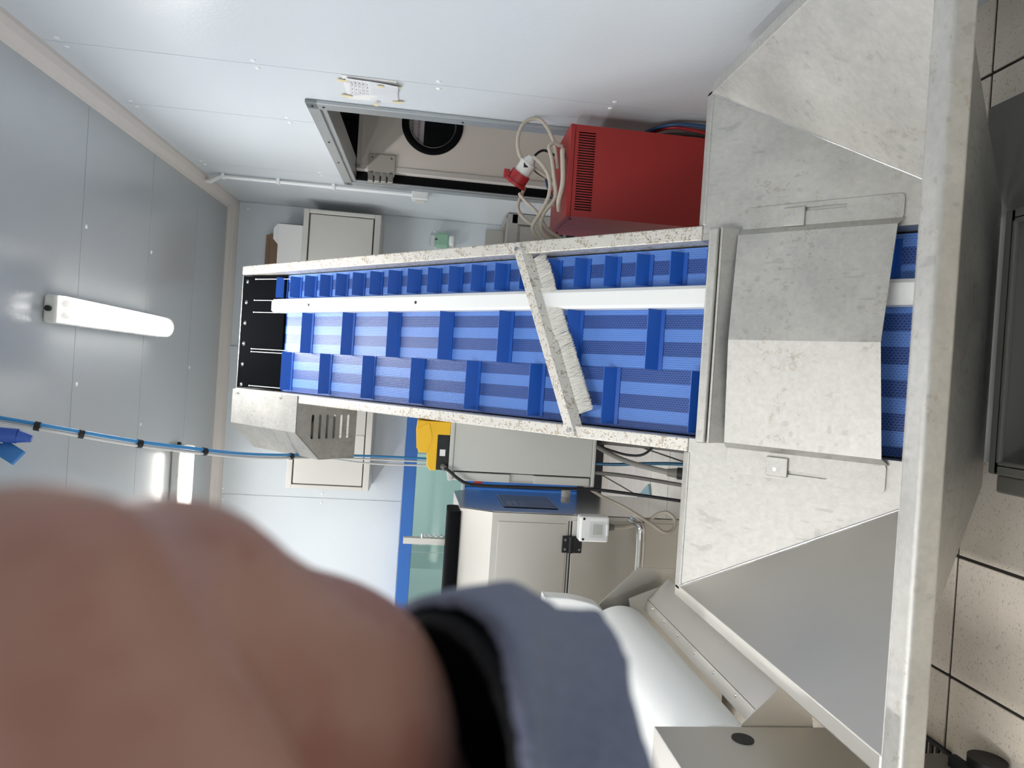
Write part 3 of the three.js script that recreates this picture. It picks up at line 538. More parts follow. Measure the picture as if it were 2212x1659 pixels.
// power lead with its red plug, coiled on the cabinet
{
  const l = thing('power_lead', 'beige power cable coiled on the red cabinet with a red five-pin plug', 'cable', [0.68, 1.215, -2.40]);
  const T = (pts) => pts.map(([x, y, z]) => [x - 0.68, y - 1.215, z + 2.40]);
  part('cable', [
    tube(T([[0.715, 1.225, -2.36], [0.80, 1.25, -2.34], [0.872, 1.30, -2.36], [0.862, 1.345, -2.37], [0.81, 1.365, -2.38], [0.745, 1.35, -2.38], [0.70, 1.29, -2.36], [0.66, 1.235, -2.36], [0.60, 1.224, -2.40]]), 0.0062, 100),
    tube(T([[0.735, 1.318, -2.33], [0.728, 1.312, -2.315], [0.70, 1.285, -2.30], [0.655, 1.262, -2.29], [0.60, 1.262, -2.29], [0.545, 1.285, -2.30], [0.495, 1.305, -2.31], [0.44, 1.24, -2.33], [0.42, 1.0, -2.36], [0.42, 0.7, -2.38]]), 0.0062, 120),
    tube(T([[0.77, 1.226, -2.30], [0.775, 1.256, -2.29], [0.76, 1.272, -2.285], [0.725, 1.262, -2.28], [0.665, 1.250, -2.28], [0.60, 1.240, -2.285], [0.54, 1.275, -2.30], [0.49, 1.275, -2.31], [0.45, 1.20, -2.33], [0.44, 0.98, -2.36], [0.445, 0.7, -2.38]]), 0.0062, 120),
    tube(T([[0.742, 1.231, -2.25], [0.735, 1.236, -2.232], [0.69, 1.234, -2.222], [0.63, 1.230, -2.224], [0.575, 1.236, -2.24], [0.553, 1.228, -2.27]]), 0.0075, 80),
    tube(T([[0.63, 1.345, -2.40], [0.60, 1.325, -2.38], [0.565, 1.290, -2.36], [0.53, 1.27, -2.34], [0.50, 1.25, -2.33], [0.46, 1.12, -2.36], [0.455, 0.8, -2.40]]), 0.006, 90),
    tube(T([[0.66, 1.325, -2.42], [0.585, 1.345, -2.42], [0.54, 1.315, -2.40], [0.51, 1.27, -2.37], [0.47, 1.20, -2.36], [0.46, 1.0, -2.40], [0.465, 0.8, -2.42]]), 0.006, 90),
  ], M.cable, l);
  part('black_loop', [tube(T([[0.775, 1.225, -2.42], [0.79, 1.27, -2.42], [0.765, 1.30, -2.42], [0.725, 1.30, -2.42], [0.70, 1.26, -2.42], [0.69, 1.222, -2.42]]), 0.0042, 60)], M.black, l);
  part('blue_core', [tube(T([[0.735, 1.222, -2.27], [0.70, 1.226, -2.26], [0.65, 1.224, -2.27], [0.60, 1.222, -2.285]]), 0.0048, 50), tube(T([[0.70, 1.26, -2.40], [0.66, 1.25, -2.40], [0.62, 1.225, -2.40]]), 0.004, 40)], M.blueWire, l);
  const pl = new THREE.Group(); pl.name = 'plug'; pl.position.set(0.735 - 0.68, 1.318 - 1.215, -2.33 + 2.40); l.add(pl);
  const ax = V(-0.70, 0.42, -0.35).normalize();
  const at = (d) => ax.clone().multiplyScalar(d);
  part('grip', [cyl(at(0.0), at(0.022), 0.013, 0.024), cyl(at(0.022), at(0.062), 0.027, 0.027)], M.greyPlug, pl);
  part('shell', [cyl(at(0.062), at(0.094), 0.033, 0.034), cyl(at(0.094), at(0.104), 0.041, 0.041), rbox(-0.012, 0.012, -0.010, 0.010, -0.018, 0.018, 0.002).translate(at(0.09).x + 0.018, at(0.09).y + 0.036, at(0.09).z)], M.redPlug, pl);
  part('keyway', [rbox(-0.008, 0.008, -0.007, 0.007, -0.004, 0.004, 0.002).translate(at(0.045).x + 0.004, at(0.045).y, at(0.045).z + 0.0265)], M.black, pl);
}
// hoses hanging on the wall behind the red cabinet
{
  const h = thing('wall_hoses', 'blue, red and grey hoses arching along the wall behind the red cabinet', 'hoses', [0.85, 0.75, -2.35]);
  const T = (pts) => pts.map(([x, y, z]) => [x - 0.85, y - 0.75, z + 2.35]);
  part('blue_hose', tube(T([[0.80, 0.99, -2.44], [0.846, 0.955, -2.34], [0.856, 0.89, -2.24], [0.856, 0.82, -2.22], [0.85, 0.76, -2.21], [0.846, 0.66, -2.21], [0.846, 0.53, -2.22]]), 0.0062, 80), M.blueWire, h);
  part('red_hose', tube(T([[0.803, 0.985, -2.45], [0.844, 0.945, -2.35], [0.852, 0.88, -2.25], [0.846, 0.81, -2.235], [0.838, 0.75, -2.23], [0.835, 0.66, -2.22], [0.835, 0.53, -2.23]]), 0.0055, 80), M.redPlug, h);
  part('grey_hose', tube(T([[0.80, 0.965, -2.47], [0.85, 0.95, -2.40], [0.858, 0.90, -2.36], [0.855, 0.83, -2.31], [0.848, 0.77, -2.28], [0.84, 0.72, -2.28], [0.84, 0.53, -2.29]]), 0.0062, 80), M.cableDark, h);
}
// taped paper notice on the wall
{
  const p = wallThing('paper_notice', 'printed sheet in a plastic sleeve taped to the white wall beside the door', 'notice', 2.315, 1.765);
  const cv = document.createElement('canvas'); cv.width = 512; cv.height = 640; const cx = cv.getContext('2d');
  cx.fillStyle = '#e9ebee'; cx.fillRect(0, 0, 512, 640); cx.fillStyle = '#dfe3e8'; cx.fillRect(0, 300, 512, 340); cx.strokeStyle = '#6a6e76'; cx.lineWidth = 3; cx.fillStyle = '#4a4e58';
  for (let r = 0; r < 5; r++) { const y = 50 + r * 48; cx.beginPath(); cx.moveTo(40, y); cx.lineTo(470, y); cx.stroke(); for (let k = 0; k < 5; k++) cx.fillRect(60 + k * 84, y + 16, 26 + ((r * 3 + k * 5) % 4) * 8, 8); if (r < 4) for (let k = 0; k < 3; k++) cx.fillRect(360, y + 10 + k * 10, 90 - k * 12, 3); }
  const tx = new THREE.CanvasTexture(cv); tx.colorSpace = THREE.SRGBColorSpace;
  const g = new THREE.PlaneGeometry(0.185, 0.158, 12, 10), q = g.attributes.position;
  for (let i = 0; i < q.count; i++) { const a = q.getX(i) / 0.185 + 0.5, b = q.getY(i) / 0.158 + 0.5; q.setZ(i, 0.003 + 0.010 * a * a * (0.4 + 0.6 * (1 - b)) + 0.0012 * Math.sin(a * 9 + b * 5)); }
  g.computeVertexNormals(); g.rotateY(-Math.PI / 2).rotateX(0.06).translate(0, 0.08, 0);
  part('sheet', g, std({ map: tx, roughness: 0.35, side: THREE.DoubleSide }), p, true);
  part('backing', [box(-0.0025, -0.0005, 0.0, 0.165, -0.098, 0.10)], M.white, p);
  for (const [y, z, w, h2] of [[0.165, 0.065, 0.016, 0.034], [0.168, -0.065, 0.016, 0.034], [0.003, 0.06, 0.015, 0.03], [0.004, -0.07, 0.016, 0.034], [0.075, -0.098, 0.03, 0.012], [0.05, 0.07, 0.015, 0.02]])
    part('tape', rbox(-0.017, -0.0155, y - h2 / 2, y + h2 / 2, z - w / 2, z + w / 2, 0.0006).rotateZ(0).translate(y > 0.1 || y < 0.02 ? 0.010 : 0.004, 0, 0), M.tape, p);
}
// conduit and light switch
{
  const c = wallThing('conduit', 'thin white conduit running down the wall from the ceiling to the switch', 'conduit', 3.69, 1.75);
  part('pipe', [cyl(V(-0.016, 0, 0), V(-0.016, 0.94, 0), 0.0085)], M.cap, c);
  const pts = []; for (let i = 0; i <= 10; i++) { const t = i / 10; pts.push([-0.016 - 0.02 * Math.sin(t * 3.1), 0.94 + 0.10 * t, -0.06 * t * t - 0.03 * t]); }
  part('flexible_conduit', [tube(pts, 0.0095, 60), ...Array.from({ length: 22 }, (_, i) => { const t = i / 21; return new THREE.TorusGeometry(0.010, 0.002, 6, 14).rotateX(Math.PI / 2).rotateX(-0.4 * t).translate(-0.016 - 0.02 * Math.sin(t * 3.1), 0.94 + 0.10 * t, -0.06 * t * t - 0.03 * t); })], M.cap, c);
  for (const y of [0.925, 0.66, 0.39]) part('clip', [rbox(-0.028, 0, y - 0.008, y + 0.008, -0.015, 0.015, 0.003)], M.cap, c);
  const s = wallThing('light_switch', 'small white surface-mounted switch box at the end of the conduit', 'switch', 3.69, 1.665);
  part('box', rbox(-0.042, 0, 0, 0.085, -0.036, 0.036, 0.006, 3), M.cap, s);
  part('rocker', rbox(-0.052, -0.040, 0.015, 0.068, -0.022, 0.022, 0.004, 3), M.greyPlug, s);
}
// stainless wall cabinets
function wallCabinet(label, x0, x1, y0, y1, dep, sliding) {
  const c = thing('wall_cabinet', label, 'cabinet', [x0, y0, -4.35]), w = x1 - x0, h = y1 - y0;
  part('carcass', [box(0, w, 0, h, 0, dep - 0.02), rbox(0, w, h - 0.030, h, dep - 0.02, dep, 0.002), rbox(0, w, 0, 0.034, dep - 0.02, dep, 0.002), rbox(0, 0.022, 0.034, h - 0.03, dep - 0.02, dep, 0.002), rbox(w - 0.022, w, 0.034, h - 0.03, dep - 0.02, dep, 0.002)], M.clean, c);
  if (sliding) {
    part('door', rbox(0.026, w * 0.55, 0.040, h - 0.036, dep - 0.016, dep - 0.006, 0.002), M.clean, c);
    part('door', rbox(w * 0.5, w - 0.026, 0.040, h - 0.036, dep - 0.019, dep - 0.012, 0.002), M.clean, c);
  } else part('door', rbox(0.026, w - 0.026, 0.040, h - 0.036, dep - 0.016, dep - 0.003, 0.003), M.clean, c);
  part('door_gap', [box(0.023, w - 0.023, 0.035, h - 0.031, dep - 0.0199, dep - 0.0192)], M.black, c);
}
wallCabinet('stainless wall cabinet in the corner by the door, boxes on top', 0.30, 0.868, 1.925, 2.348, 0.29, false);
wallCabinet('stainless wall cabinet behind the motor guard, smudged at its lower corner', -0.688, -0.12, 1.90, 2.355, 0.28, true);
{
  const b = thing('white_carton', 'white open carton on the corner wall cabinet', 'box', [0.60, 2.349, -4.22]);
  part('carton', [box(-0.14, 0.19, 0, 0.003, -0.08, 0.08), box(-0.14, 0.19, 0, 0.145, 0.077, 0.08), box(-0.14, 0.19, 0, 0.145, -0.08, -0.077), box(0.187, 0.19, 0, 0.145, -0.08, 0.08), box(-0.14, -0.137, 0, 0.145, -0.08, 0.08)], M.white, b);
  part('flap', [sheet([[0.19, 0.145, 0.08], [0.07, 0.145, 0.08], [0.10, 0.172, 0.075], [0.16, 0.172, 0.075]], 0.002)], M.white, b);
  const d = thing('cardboard_box', 'brown cardboard box behind the white carton on the cabinet', 'box', [0.57, 2.349, -4.318]);
  part('carton', [rbox(-0.14, 0.185, 0, 0.225, -0.03, 0.015, 0.002)], M.card, d);
  part('flap', [sheet([[0.18, 0.225, 0.015], [-0.14, 0.225, 0.015], [-0.14, 0.247, 0.012], [0.175, 0.247, 0.012]], 0.002)], M.card, d);
}
{
  const s = thing('soap_dispenser', 'wall soap dispenser with green liquid soap beside the corner cabinet', 'dispenser', [0.80, 1.50, -4.35]);
  part('back_plate', rbox(-0.04, 0.04, 0.0, 0.145, 0, 0.01, 0.004), M.cap, s);
  part('tank', rbox(-0.043, 0.043, 0.035, 0.115, 0.01, 0.085, 0.016, 4), M.soap, s);
  part('cover', rbox(-0.044, 0.044, 0.112, 0.150, 0.008, 0.088, 0.018, 4), M.clear, s);
  part('push_lever', rbox(-0.028, 0.028, 0.004, 0.036, 0.03, 0.098, 0.012, 4), M.cap, s);
  part('level_mark', rbox(-0.004, 0.004, 0.105, 0.118, 0.084, 0.089, 0.001), M.black, s);
}
{
  const s = thing('wash_basin', 'stainless hand wash unit in the corner behind the red cabinet', 'basin', [0.70, 0, -4.12]);
  part('cabinet', [box(-0.24, 0.215, 0.55, 1.20, -0.20, 0.15)], M.clean, s);
  part('frame', [rbox(-0.245, 0.22, 1.165, 1.225, 0.13, 0.175, 0.003), rbox(0.165, 0.222, 0.55, 1.20, 0.13, 0.175, 0.003), rbox(-0.245, -0.20, 0.55, 1.20, 0.13, 0.175, 0.003), rbox(0.195, 0.22, 1.20, 1.225, -0.22, 0.17, 0.003), rbox(-0.245, -0.22, 1.20, 1.225, -0.22, 0.17, 0.003)], M.clean, s);
  part('front_panel', rbox(-0.19, 0.155, 0.99, 1.15, 0.15, 0.168, 0.002), M.clean, s);
  for (let k = 0; k < 5; k++) part('louvre', rbox(-0.19, 0.155, 0.905 - k * 0.07, 0.955 - k * 0.07, 0.150, 0.160, 0.002), M.dark, s);
  part('splash_back', rbox(-0.245, 0.20, 1.20, 1.315, -0.228, -0.215, 0.002), M.clean, s);
  part('tap', [tube([[-0.02, 1.22, -0.15], [-0.02, 1.30, -0.15], [-0.02, 1.33, -0.11], [-0.02, 1.31, -0.06]], 0.010)], M.chrome, s);
  for (const [x, z] of [[-0.22, -0.18], [0.19, -0.18], [-0.22, 0.15], [0.19, 0.15]]) part('foot', cyl(V(x, FY, z), V(x, 0.55, z), 0.018), M.black, s);
}

// ================================================================== LEFT SIDE, BEHIND
// grey control cabinet bolted to the left rail of the conveyor
{
  const X0 = -0.3433, X1 = -0.1495, Y0 = 1.0434, Y1 = 1.528, ZF = -2.30;
  const c = thing('control_cabinet', 'light grey control cabinet on the left side of the conveyor, with a recessed pull handle', 'cabinet', [X0, 0, ZF]);
  const T = (g) => g.translate(-X0, 0, -ZF);
  part('body', [T(rbox(X0, X1, Y0, Y1, ZF - 0.24, ZF - 0.022, 0.006, 3))], M.grey, c);
  part('door', [T(rbox(X0 + 0.034, X1, Y0 + 0.012, Y1 - 0.014, ZF - 0.022, ZF - 0.004, 0.003)), T(rbox(X0 + 0.001, X1, Y1 - 0.014, Y1 + 0.001, ZF - 0.022, ZF, 0.004)), T(rbox(X0 + 0.001, X1, Y0, Y0 + 0.012, ZF - 0.022, ZF, 0.004))], M.grey, c);
  const st = part('handle_strip', [T(rbox(X0 + 0.003, X0 + 0.030, 1.326, Y1 - 0.020, ZF - 0.022, ZF - 0.003, 0.003)), T(rbox(X0 + 0.003, X0 + 0.030, Y0 + 0.016, 1.247, ZF - 0.022, ZF - 0.003, 0.003)), T(box(X0 + 0.003, X0 + 0.030, 1.247, 1.326, ZF - 0.022, ZF - 0.017))], M.grey, c);
  part('strip_gap', [T(box(X0 + 0.0305, X0 + 0.0395, Y0 + 0.014, Y1 - 0.016, ZF - 0.0219, ZF - 0.02))], M.black, st);
}
// yellow foot switch lying on the cabinet
{
  const f = thing('foot_switch', 'yellow and black foot switch lying on top of the grey cabinet', 'switch', [-0.2055, 1.529, -2.382]); f.scale.setScalar(0.82);
  part('base', [rbox(-0.128, 0.060, 0.0, 0.052, -0.05, 0.088, 0.004)], M.black, f);
  const hood = [[-0.130, 0.048], [-0.130, 0.072], [-0.112, 0.085], [-0.062, 0.088], [-0.062, 0.118], [-0.040, 0.130], [0.03, 0.135], [0.064, 0.132], [0.064, 0.0], [0.012, 0.0], [0.012, 0.048]];
  part('hood', [prism(hood, 'z', -0.06, 0.093, 0.003)], M.yellow, f);
  part('pedal', [sheet([[-0.062, 0.088, 0.094], [0.0, 0.070, 0.096], [0.055, 0.085, 0.096], [0.03, 0.133, 0.094], [-0.045, 0.130, 0.094]], 0.004)], M.yellow, f);
  part('rating_label', rbox(-0.072, -0.046, 0.015, 0.037, 0.0875, 0.0888, 0.001), M.white, f);
  part('blank_plug', cyl(V(-0.012, 0.028, 0.087), V(-0.012, 0.028, 0.0895), 0.011), M.dark, f);
  part('cable_gland', [cyl(V(-0.112, 0.022, 0.086), V(-0.116, 0.016, 0.100), 0.012, 0.012, 6), cyl(V(-0.114, 0.019, 0.098), V(-0.118, 0.012, 0.116), 0.009)], M.crate, f);
}
single('foot_switch_cable', tube([[-0.3015, 1.5395, -2.2876], [-0.308, 1.5255, -2.2769], [-0.3245, 1.505, -2.2736], [-0.3433, 1.4721, -2.2769], [-0.3499, 1.4229, -2.2851], [-0.3499, 1.275, -2.2917], [-0.3483, 1.1518, -2.2917], [-0.3466, 1.0532, -2.2917], [-0.3483, 0.9465, -2.2506], [-0.3532, 0.7986, -2.1849], [-0.3614, 0.6343, -2.1192], [-0.3696, 0.53, -2.0946]], 0.0053, 140), M.black, 'black cable from the foot switch running down past the grey cabinet', 'cable');
// cables leaving the cabinet downwards
single('black_cable', tube([[-0.1643, 1.045, -2.3328], [-0.1684, 0.9875, -2.2999], [-0.1561, 0.9465, -2.2671], [-0.1232, 0.9136, -2.2342], [-0.0821, 0.8807, -2.2178], [-0.0164, 0.8643, -2.2178]], 0.0181, 70), M.black, 'thick black conduit curving out of the grey cabinet towards the conveyor', 'cable');
single('thin_black_cable', tube([[-0.2012, 1.045, -2.3246], [-0.2152, 0.9957, -2.2835], [-0.2234, 0.9465, -2.2506], [-0.2152, 0.9095, -2.2178], [-0.1848, 0.8848, -2.2014], [-0.1479, 0.889, -2.1931], [-0.0821, 0.9054, -2.1849]], 0.0041, 70), M.black, 'thin black cable looping below the grey cabinet', 'cable');
single('grey_cable', tube([[-0.193, 1.0532, -2.3492], [-0.193, 0.9465, -2.2999], [-0.193, 0.8479, -2.2342], [-0.1971, 0.7411, -2.1521], [-0.1988, 0.659, -2.0946], [-0.1988, 0.5768, -2.0535]], 0.0070, 70), M.cableDark, 'grey cable hanging straight down into a black plug', 'cable');
single('teal_hose', tube([[-0.2645, 1.0532, -2.3163], [-0.2596, 0.9793, -2.2835], [-0.2464, 0.8972, -2.2342], [-0.2366, 0.7986, -2.1849], [-0.2366, 0.7, -2.1356], [-0.2481, 0.6015, -2.0946], [-0.2464, 0.53, -2.0535]], 0.0054, 80), M.tealHose, 'dark teal air hose hanging below the grey cabinet', 'hose');
single('grey_supply_cable', tube([[-0.2941, 1.0532, -2.3163], [-0.2941, 0.9629, -2.2835], [-0.299, 0.8643, -2.2342], [-0.3056, 0.7657, -2.1849], [-0.3056, 0.6754, -2.1356], [-0.2973, 0.6015, -2.0946], [-0.2957, 0.53, -2.0535]], 0.0064, 80), M.cableDark, 'dark grey cable hanging between the teal hose and the black cable', 'cable');
{
  const p = thing('black_plug', 'black coupling plug at the corner of the hopper rim', 'plug', [-0.222, 0.88, -1.8]);
  part('shell', [rbox(-0.035, 0.030, -0.045, 0.030, -0.03, 0.03, 0.008, 3), cyl(V(0, 0.02, 0), V(0, 0.06, -0.02), 0.016)], M.black, p);
  part('gland', [cyl(V(0.0, 0.055, -0.02), V(0.0, 0.085, -0.03), 0.014, 0.010)], M.cableDark, p);
  part('lead', [tube([[0, 0.08, -0.03], [0.005, 0.14, -0.15], [0.012, 0.16, -0.4], [0.02, 0.14, -0.75], [0.02, 0.08, -0.98]], 0.0075, 60)], M.cableDark, p);
}
// stainless machine left of the cabinet, with a mirror-bright side
{
  const X1 = -0.436, X0 = -1.55, ZF = -2.30, ZB = -2.72;
  const m = thing('stainless_machine', 'tall stainless steel machine with a chamfered top, black hinge and grab rail', 'machine', [-1.0, 0, -2.5]);
  const T = (g) => g.translate(1.0, 0, 2.5);
  const prof = [[0.55, ZF], [1.375, ZF], [1.478, ZF - 0.055], [1.487, ZB + 0.05], [1.43, ZB], [0.55, ZB]];
  part('body', T(prism(prof, 'x', X0, X1 - 0.002)), M.clean, m);
  const side = part('polished_side', T(sheet(prof.map(([y, z]) => [X1, y, z]), 0.002)), M.mirror, m);
  part('front_door', [T(rbox(X0 + 0.1, X1 - 0.030, 1.128, 1.355, ZF, ZF + 0.003, 0.001)), T(rbox(X0 + 0.1, X1 - 0.016, 0.60, 1.108, ZF, ZF + 0.0025, 0.001))], M.clean, m);
  part('door_gap', [T(box(X0, X1 - 0.02, 1.1085, 1.1135, ZF, ZF + 0.0008)), T(box(X0, X1 - 0.02, 1.1185, 1.1215, ZF, ZF + 0.0008))], M.dark, m);
  const lid = part('black_lid_edge', [T(prism(rounded(1.476, 1.520, ZF - 0.16, ZF - 0.035, 0.018), 'x', X0, X1 - 0.012))], M.rubber, m);
  const hg = part('hinge', [T(rbox(-0.560, -0.505, 1.086, 1.106, ZF, ZF + 0.010, 0.002)), T(rbox(-0.560, -0.505, 1.118, 1.140, ZF, ZF + 0.010, 0.002)), T(cyl(V(-0.560, 1.112, ZF + 0.008), V(-0.505, 1.112, ZF + 0.008), 0.008)), T(rbox(-0.560, -0.505, 1.074, 1.088, ZF, ZF + 0.008, 0.002))], M.black, m);
  parts('hinge_screw', [[-0.548, 1.083], [-0.517, 1.083], [-0.548, 1.131], [-0.517, 1.131]].map(([x, y]) => T(new THREE.CylinderGeometry(0.004, 0.004, 0.003, 10).rotateX(Math.PI / 2).translate(x, y, ZF + 0.0105))), M.chrome, hg);
  part('grab_rail', [T(tube([[-0.445, 0.905, ZF + 0.0], [-0.447, 0.902, ZF + 0.04], [-0.455, 0.895, ZF + 0.058], [-0.49, 0.892, ZF + 0.06], [-0.7, 0.892, ZF + 0.06], [-1.1, 0.892, ZF + 0.06], [-1.4, 0.892, ZF + 0.06]], 0.015, 90, 14))], M.chrome, m);
  part('knob', [T(cyl(V(X1, 1.062, -2.66), V(X1 + 0.024, 1.062, -2.66), 0.017))], M.greyPlug, m);
  // dark sticker on the bright side
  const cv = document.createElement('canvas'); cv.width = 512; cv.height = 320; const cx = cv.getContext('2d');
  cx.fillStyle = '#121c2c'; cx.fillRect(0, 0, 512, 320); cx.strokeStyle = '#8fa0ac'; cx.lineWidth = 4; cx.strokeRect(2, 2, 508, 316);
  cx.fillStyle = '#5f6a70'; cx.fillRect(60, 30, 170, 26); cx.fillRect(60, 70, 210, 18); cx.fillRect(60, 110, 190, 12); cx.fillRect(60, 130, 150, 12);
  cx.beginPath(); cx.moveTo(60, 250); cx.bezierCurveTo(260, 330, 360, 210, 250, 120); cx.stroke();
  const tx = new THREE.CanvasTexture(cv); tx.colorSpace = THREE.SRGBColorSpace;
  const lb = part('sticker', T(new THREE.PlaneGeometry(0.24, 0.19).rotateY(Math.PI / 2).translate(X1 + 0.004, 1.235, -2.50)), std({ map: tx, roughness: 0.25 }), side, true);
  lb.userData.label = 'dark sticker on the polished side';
  for (const [x, z] of [[X0 + 0.05, ZF - 0.05], [X1 - 0.05, ZF - 0.05], [X0 + 0.05, ZB + 0.05], [X1 - 0.05, ZB + 0.05]]) part('foot', T(cyl(V(x, FY, z), V(x, 0.55, z), 0.03)), M.black, m);
  const post = part('lid_post', [T(rbox(-0.578, -0.556, 1.50, 1.66, ZF - 0.13, ZF - 0.108, 0.002))], M.clean, m);
  const ch = []; for (let k = 0; k < 9; k++) ch.push(T(new THREE.TorusGeometry(0.005, 0.0012, 6, 10).rotateY(k % 2 ? 1.57 : 0).translate(-0.549, 1.59 - k * 0.0088, ZF - 0.115)));
  part('chain', ch.concat([T(cyl(V(-0.556, 1.598, ZF - 0.115), V(-0.543, 1.598, ZF - 0.115), 0.0035))]), M.chrome, post);
}
{
  const s = thing('isolator_switch', 'white plastic isolator box with a clear window on the stainless machine', 'switch', [-0.470, 0.997, -2.297]);
  part('housing', rbox(-0.042, 0.042, 0, 0.098, 0, 0.05, 0.008, 3), M.cap, s);
  part('window', rbox(-0.026, 0.026, 0.016, 0.066, 0.046, 0.054, 0.003), M.clear, s);
  part('breaker', [rbox(-0.018, 0.018, 0.022, 0.055, 0.046, 0.0505, 0.002)], M.greyPlug, s);
  part('latch', rbox(-0.018, 0.018, 0.003, 0.010, 0.048, 0.056, 0.002), M.cap, s);
  parts('corner_screw', [[-0.033, 0.085], [0.033, 0.085]].map(([x, y]) => cyl(V(x, y, 0.049), V(x, y, 0.0512), 0.004, 0.004, 10)), M.black, s);
  part('cable_entry', [cyl(V(0.004, 0.002, 0.025), V(0.004, -0.022, 0.025), 0.013, 0.009)], M.crate, s);
  part('lead', [tube([[0.004, -0.02, 0.025], [0.004, -0.05, 0.022], [0.012, -0.09, 0.02], [0.030, -0.13, 0.03], [0.060, -0.165, 0.045], [0.066, -0.19, 0.06], [0.045, -0.212, 0.07], [0.015, -0.205, 0.075], [0.005, -0.18, 0.075], [0.025, -0.14, 0.06], [0.068, -0.06, 0.02], [0.090, 0.0, -0.05], [0.12, 0.06, -0.20], [0.135, 0.10, -0.36]], 0.0058, 160)], M.cable, s);
}
// blue framed unit with teal glazing against the back wall
{
  const b = thing('glazed_unit', 'blue framed unit with teal glass panels against the back wall', 'unit', [-1.05, 0, -4.31]);
  const T = (g) => g.translate(1.05, 0, 4.31);
  const X0 = -2.05, X1 = -0.06, ZF = -4.27, ZB = -4.348;
  part('frame_head', T(rbox(X0, X1, 1.640, 1.715, ZB, ZF, 0.004)), M.blue, b);
  for (const [a, c] of [[X0, X0 + 0.05], [X1 - 0.05, X1]]) part('frame_post', T(rbox(a, c, 1.345, 1.642, ZB, ZF - 0.004, 0.003)), M.blue, b);
  part('lower_panel', T(rbox(X0, -0.6655, 0.655, 1.345, ZB, ZF, 0.004)), M.blue, b);
  part('lower_panel', T(rbox(-0.6625, X1, 0.655, 1.345, ZB, ZF, 0.004)), M.blue, b);
  part('plinth', T(rbox(X0 + 0.02, X1 - 0.02, FY + 0.001, 0.655, ZB, ZF - 0.01, 0.004)), M.black, b);
  for (const [x0, x1] of [[X0 + 0.05, -1.08], [-1.076, X1 - 0.05]]) part('pane', T(box(x0, x1, 1.362, 1.640, ZF - 0.034, ZF - 0.028)), M.glass, b);
  part('sill', T(rbox(X0, X1, 1.345, 1.362, ZB, ZF + 0.006, 0.002)), M.alu, b);
  part('red_button', [T(cyl(V(-0.617, 1.27, ZF), V(-0.617, 1.27, ZF + 0.035), 0.024, 0.028))], M.redPlug, b);
}
for (const [x, w, n] of [[-0.50, 0.10, 'right'], [-1.25, 0.16, 'left']]) single('room_post', rbox(x - w / 2, x + w / 2, FY, CEIL, -4.95, -4.85, 0.004), M.hdpe, n === 'right' ? 'slim white post seen through the teal glass near the hoses' : 'broad white post seen through the teal glass beside the lid post', 'post');
single('clear_bag', [rbox(-0.035, 0.035, 0, 0.012, -0.10, 0.10, 0.004).rotateY(0.5).translate(-0.545, FY + 0.002, -3.42)], phys({ color: 0xbfd8dc, roughness: 0.25, transmission: 0.5, thickness: 0 }), 'crumpled pale plastic strip on the tiles behind the stainless machine', 'plastic');

// ================================================================== HANGING HOSES
{
  const h = thing('hose_drop', 'blue air hose and white cables hanging from the ceiling, tied with black straps', 'hose', [-0.26, 1.5, -2.6]);
  const T = (pts) => pts.map(([x, y, z]) => [x + 0.26, y - 1.5, z + 2.6]);
  const line = [[-0.196, 2.815, -2.12], [-0.222, 2.66, -2.16], [-0.262, 2.49, -2.27], [-0.296, 2.36, -2.43], [-0.325, 2.27, -2.60], [-0.352, 2.18, -2.82], [-0.372, 2.05, -3.06], [-0.372, 1.86, -3.10], [-0.372, 1.55, -3.12], [-0.372, 1.35, -3.12]];
  part('blue_hose', tube(T(line), 0.0052, 160), M.blueHose, h);
  part('white_cable', tube(T(line.map(([x, y, z], i) => [x - 0.013, y - 0.002, z + (i > 0 ? 0.004 : 0)])), 0.0040, 160), M.whiteHose, h);
  part('white_cable', tube(T(line.map(([x, y, z], i) => [x - 0.009 - (i > 6 ? 0.022 : 0.002), y, z - 0.006])), 0.0040, 160), M.whiteHose, h);
  const curve = new THREE.CatmullRomCurve3(T(line).map((p) => V(...p)), false, 'centripetal');
  for (const t of [0.085, 0.15, 0.235, 0.36, 0.60]) {
    const p = curve.getPoint(t), d = curve.getTangent(t).multiplyScalar(0.007);
    part('tie_strap', cyl(V(p.x - 0.006, p.y, p.z).sub(d), V(p.x - 0.006, p.y, p.z).add(d), 0.0135, 0.0135, 12), M.black, h);
  }
}
{
  const p = thing('blue_connector', 'blue industrial connector with an open lid hanging at the ceiling', 'plug', [-0.236, 2.70, -2.06]);
  part('shell', [cyl(V(0, 0.09, 0.02), V(-0.006, 0.0, 0), 0.020, 0.020, 24), cyl(V(0, 0.11, 0.03), V(0, 0.085, 0.02), 0.026, 0.024, 24)], M.bluePlug, p);
  part('collar', [cyl(V(-0.006, 0.0, 0), V(-0.012, -0.032, -0.008), 0.018, 0.010, 24)], M.bluePlug, p);
  part('lid', [rbox(-0.022, 0.022, -0.035, 0.03, -0.006, 0.006, 0.003).rotateZ(-0.5).rotateY(0.5).translate(-0.050, 0.02, 0.0), rbox(-0.020, 0.020, 0.02, 0.07, -0.008, 0.008, 0.003).rotateZ(-0.35).rotateY(0.5).translate(-0.058, 0.02, 0.0)], M.bluePlug2, p);
  part('wire', [tube([[0.0, 0.11, 0.03], [0.01, 0.118, 0.03], [0.015, 0.12, 0.03]], 0.004, 20)], M.whiteHose, p);
}

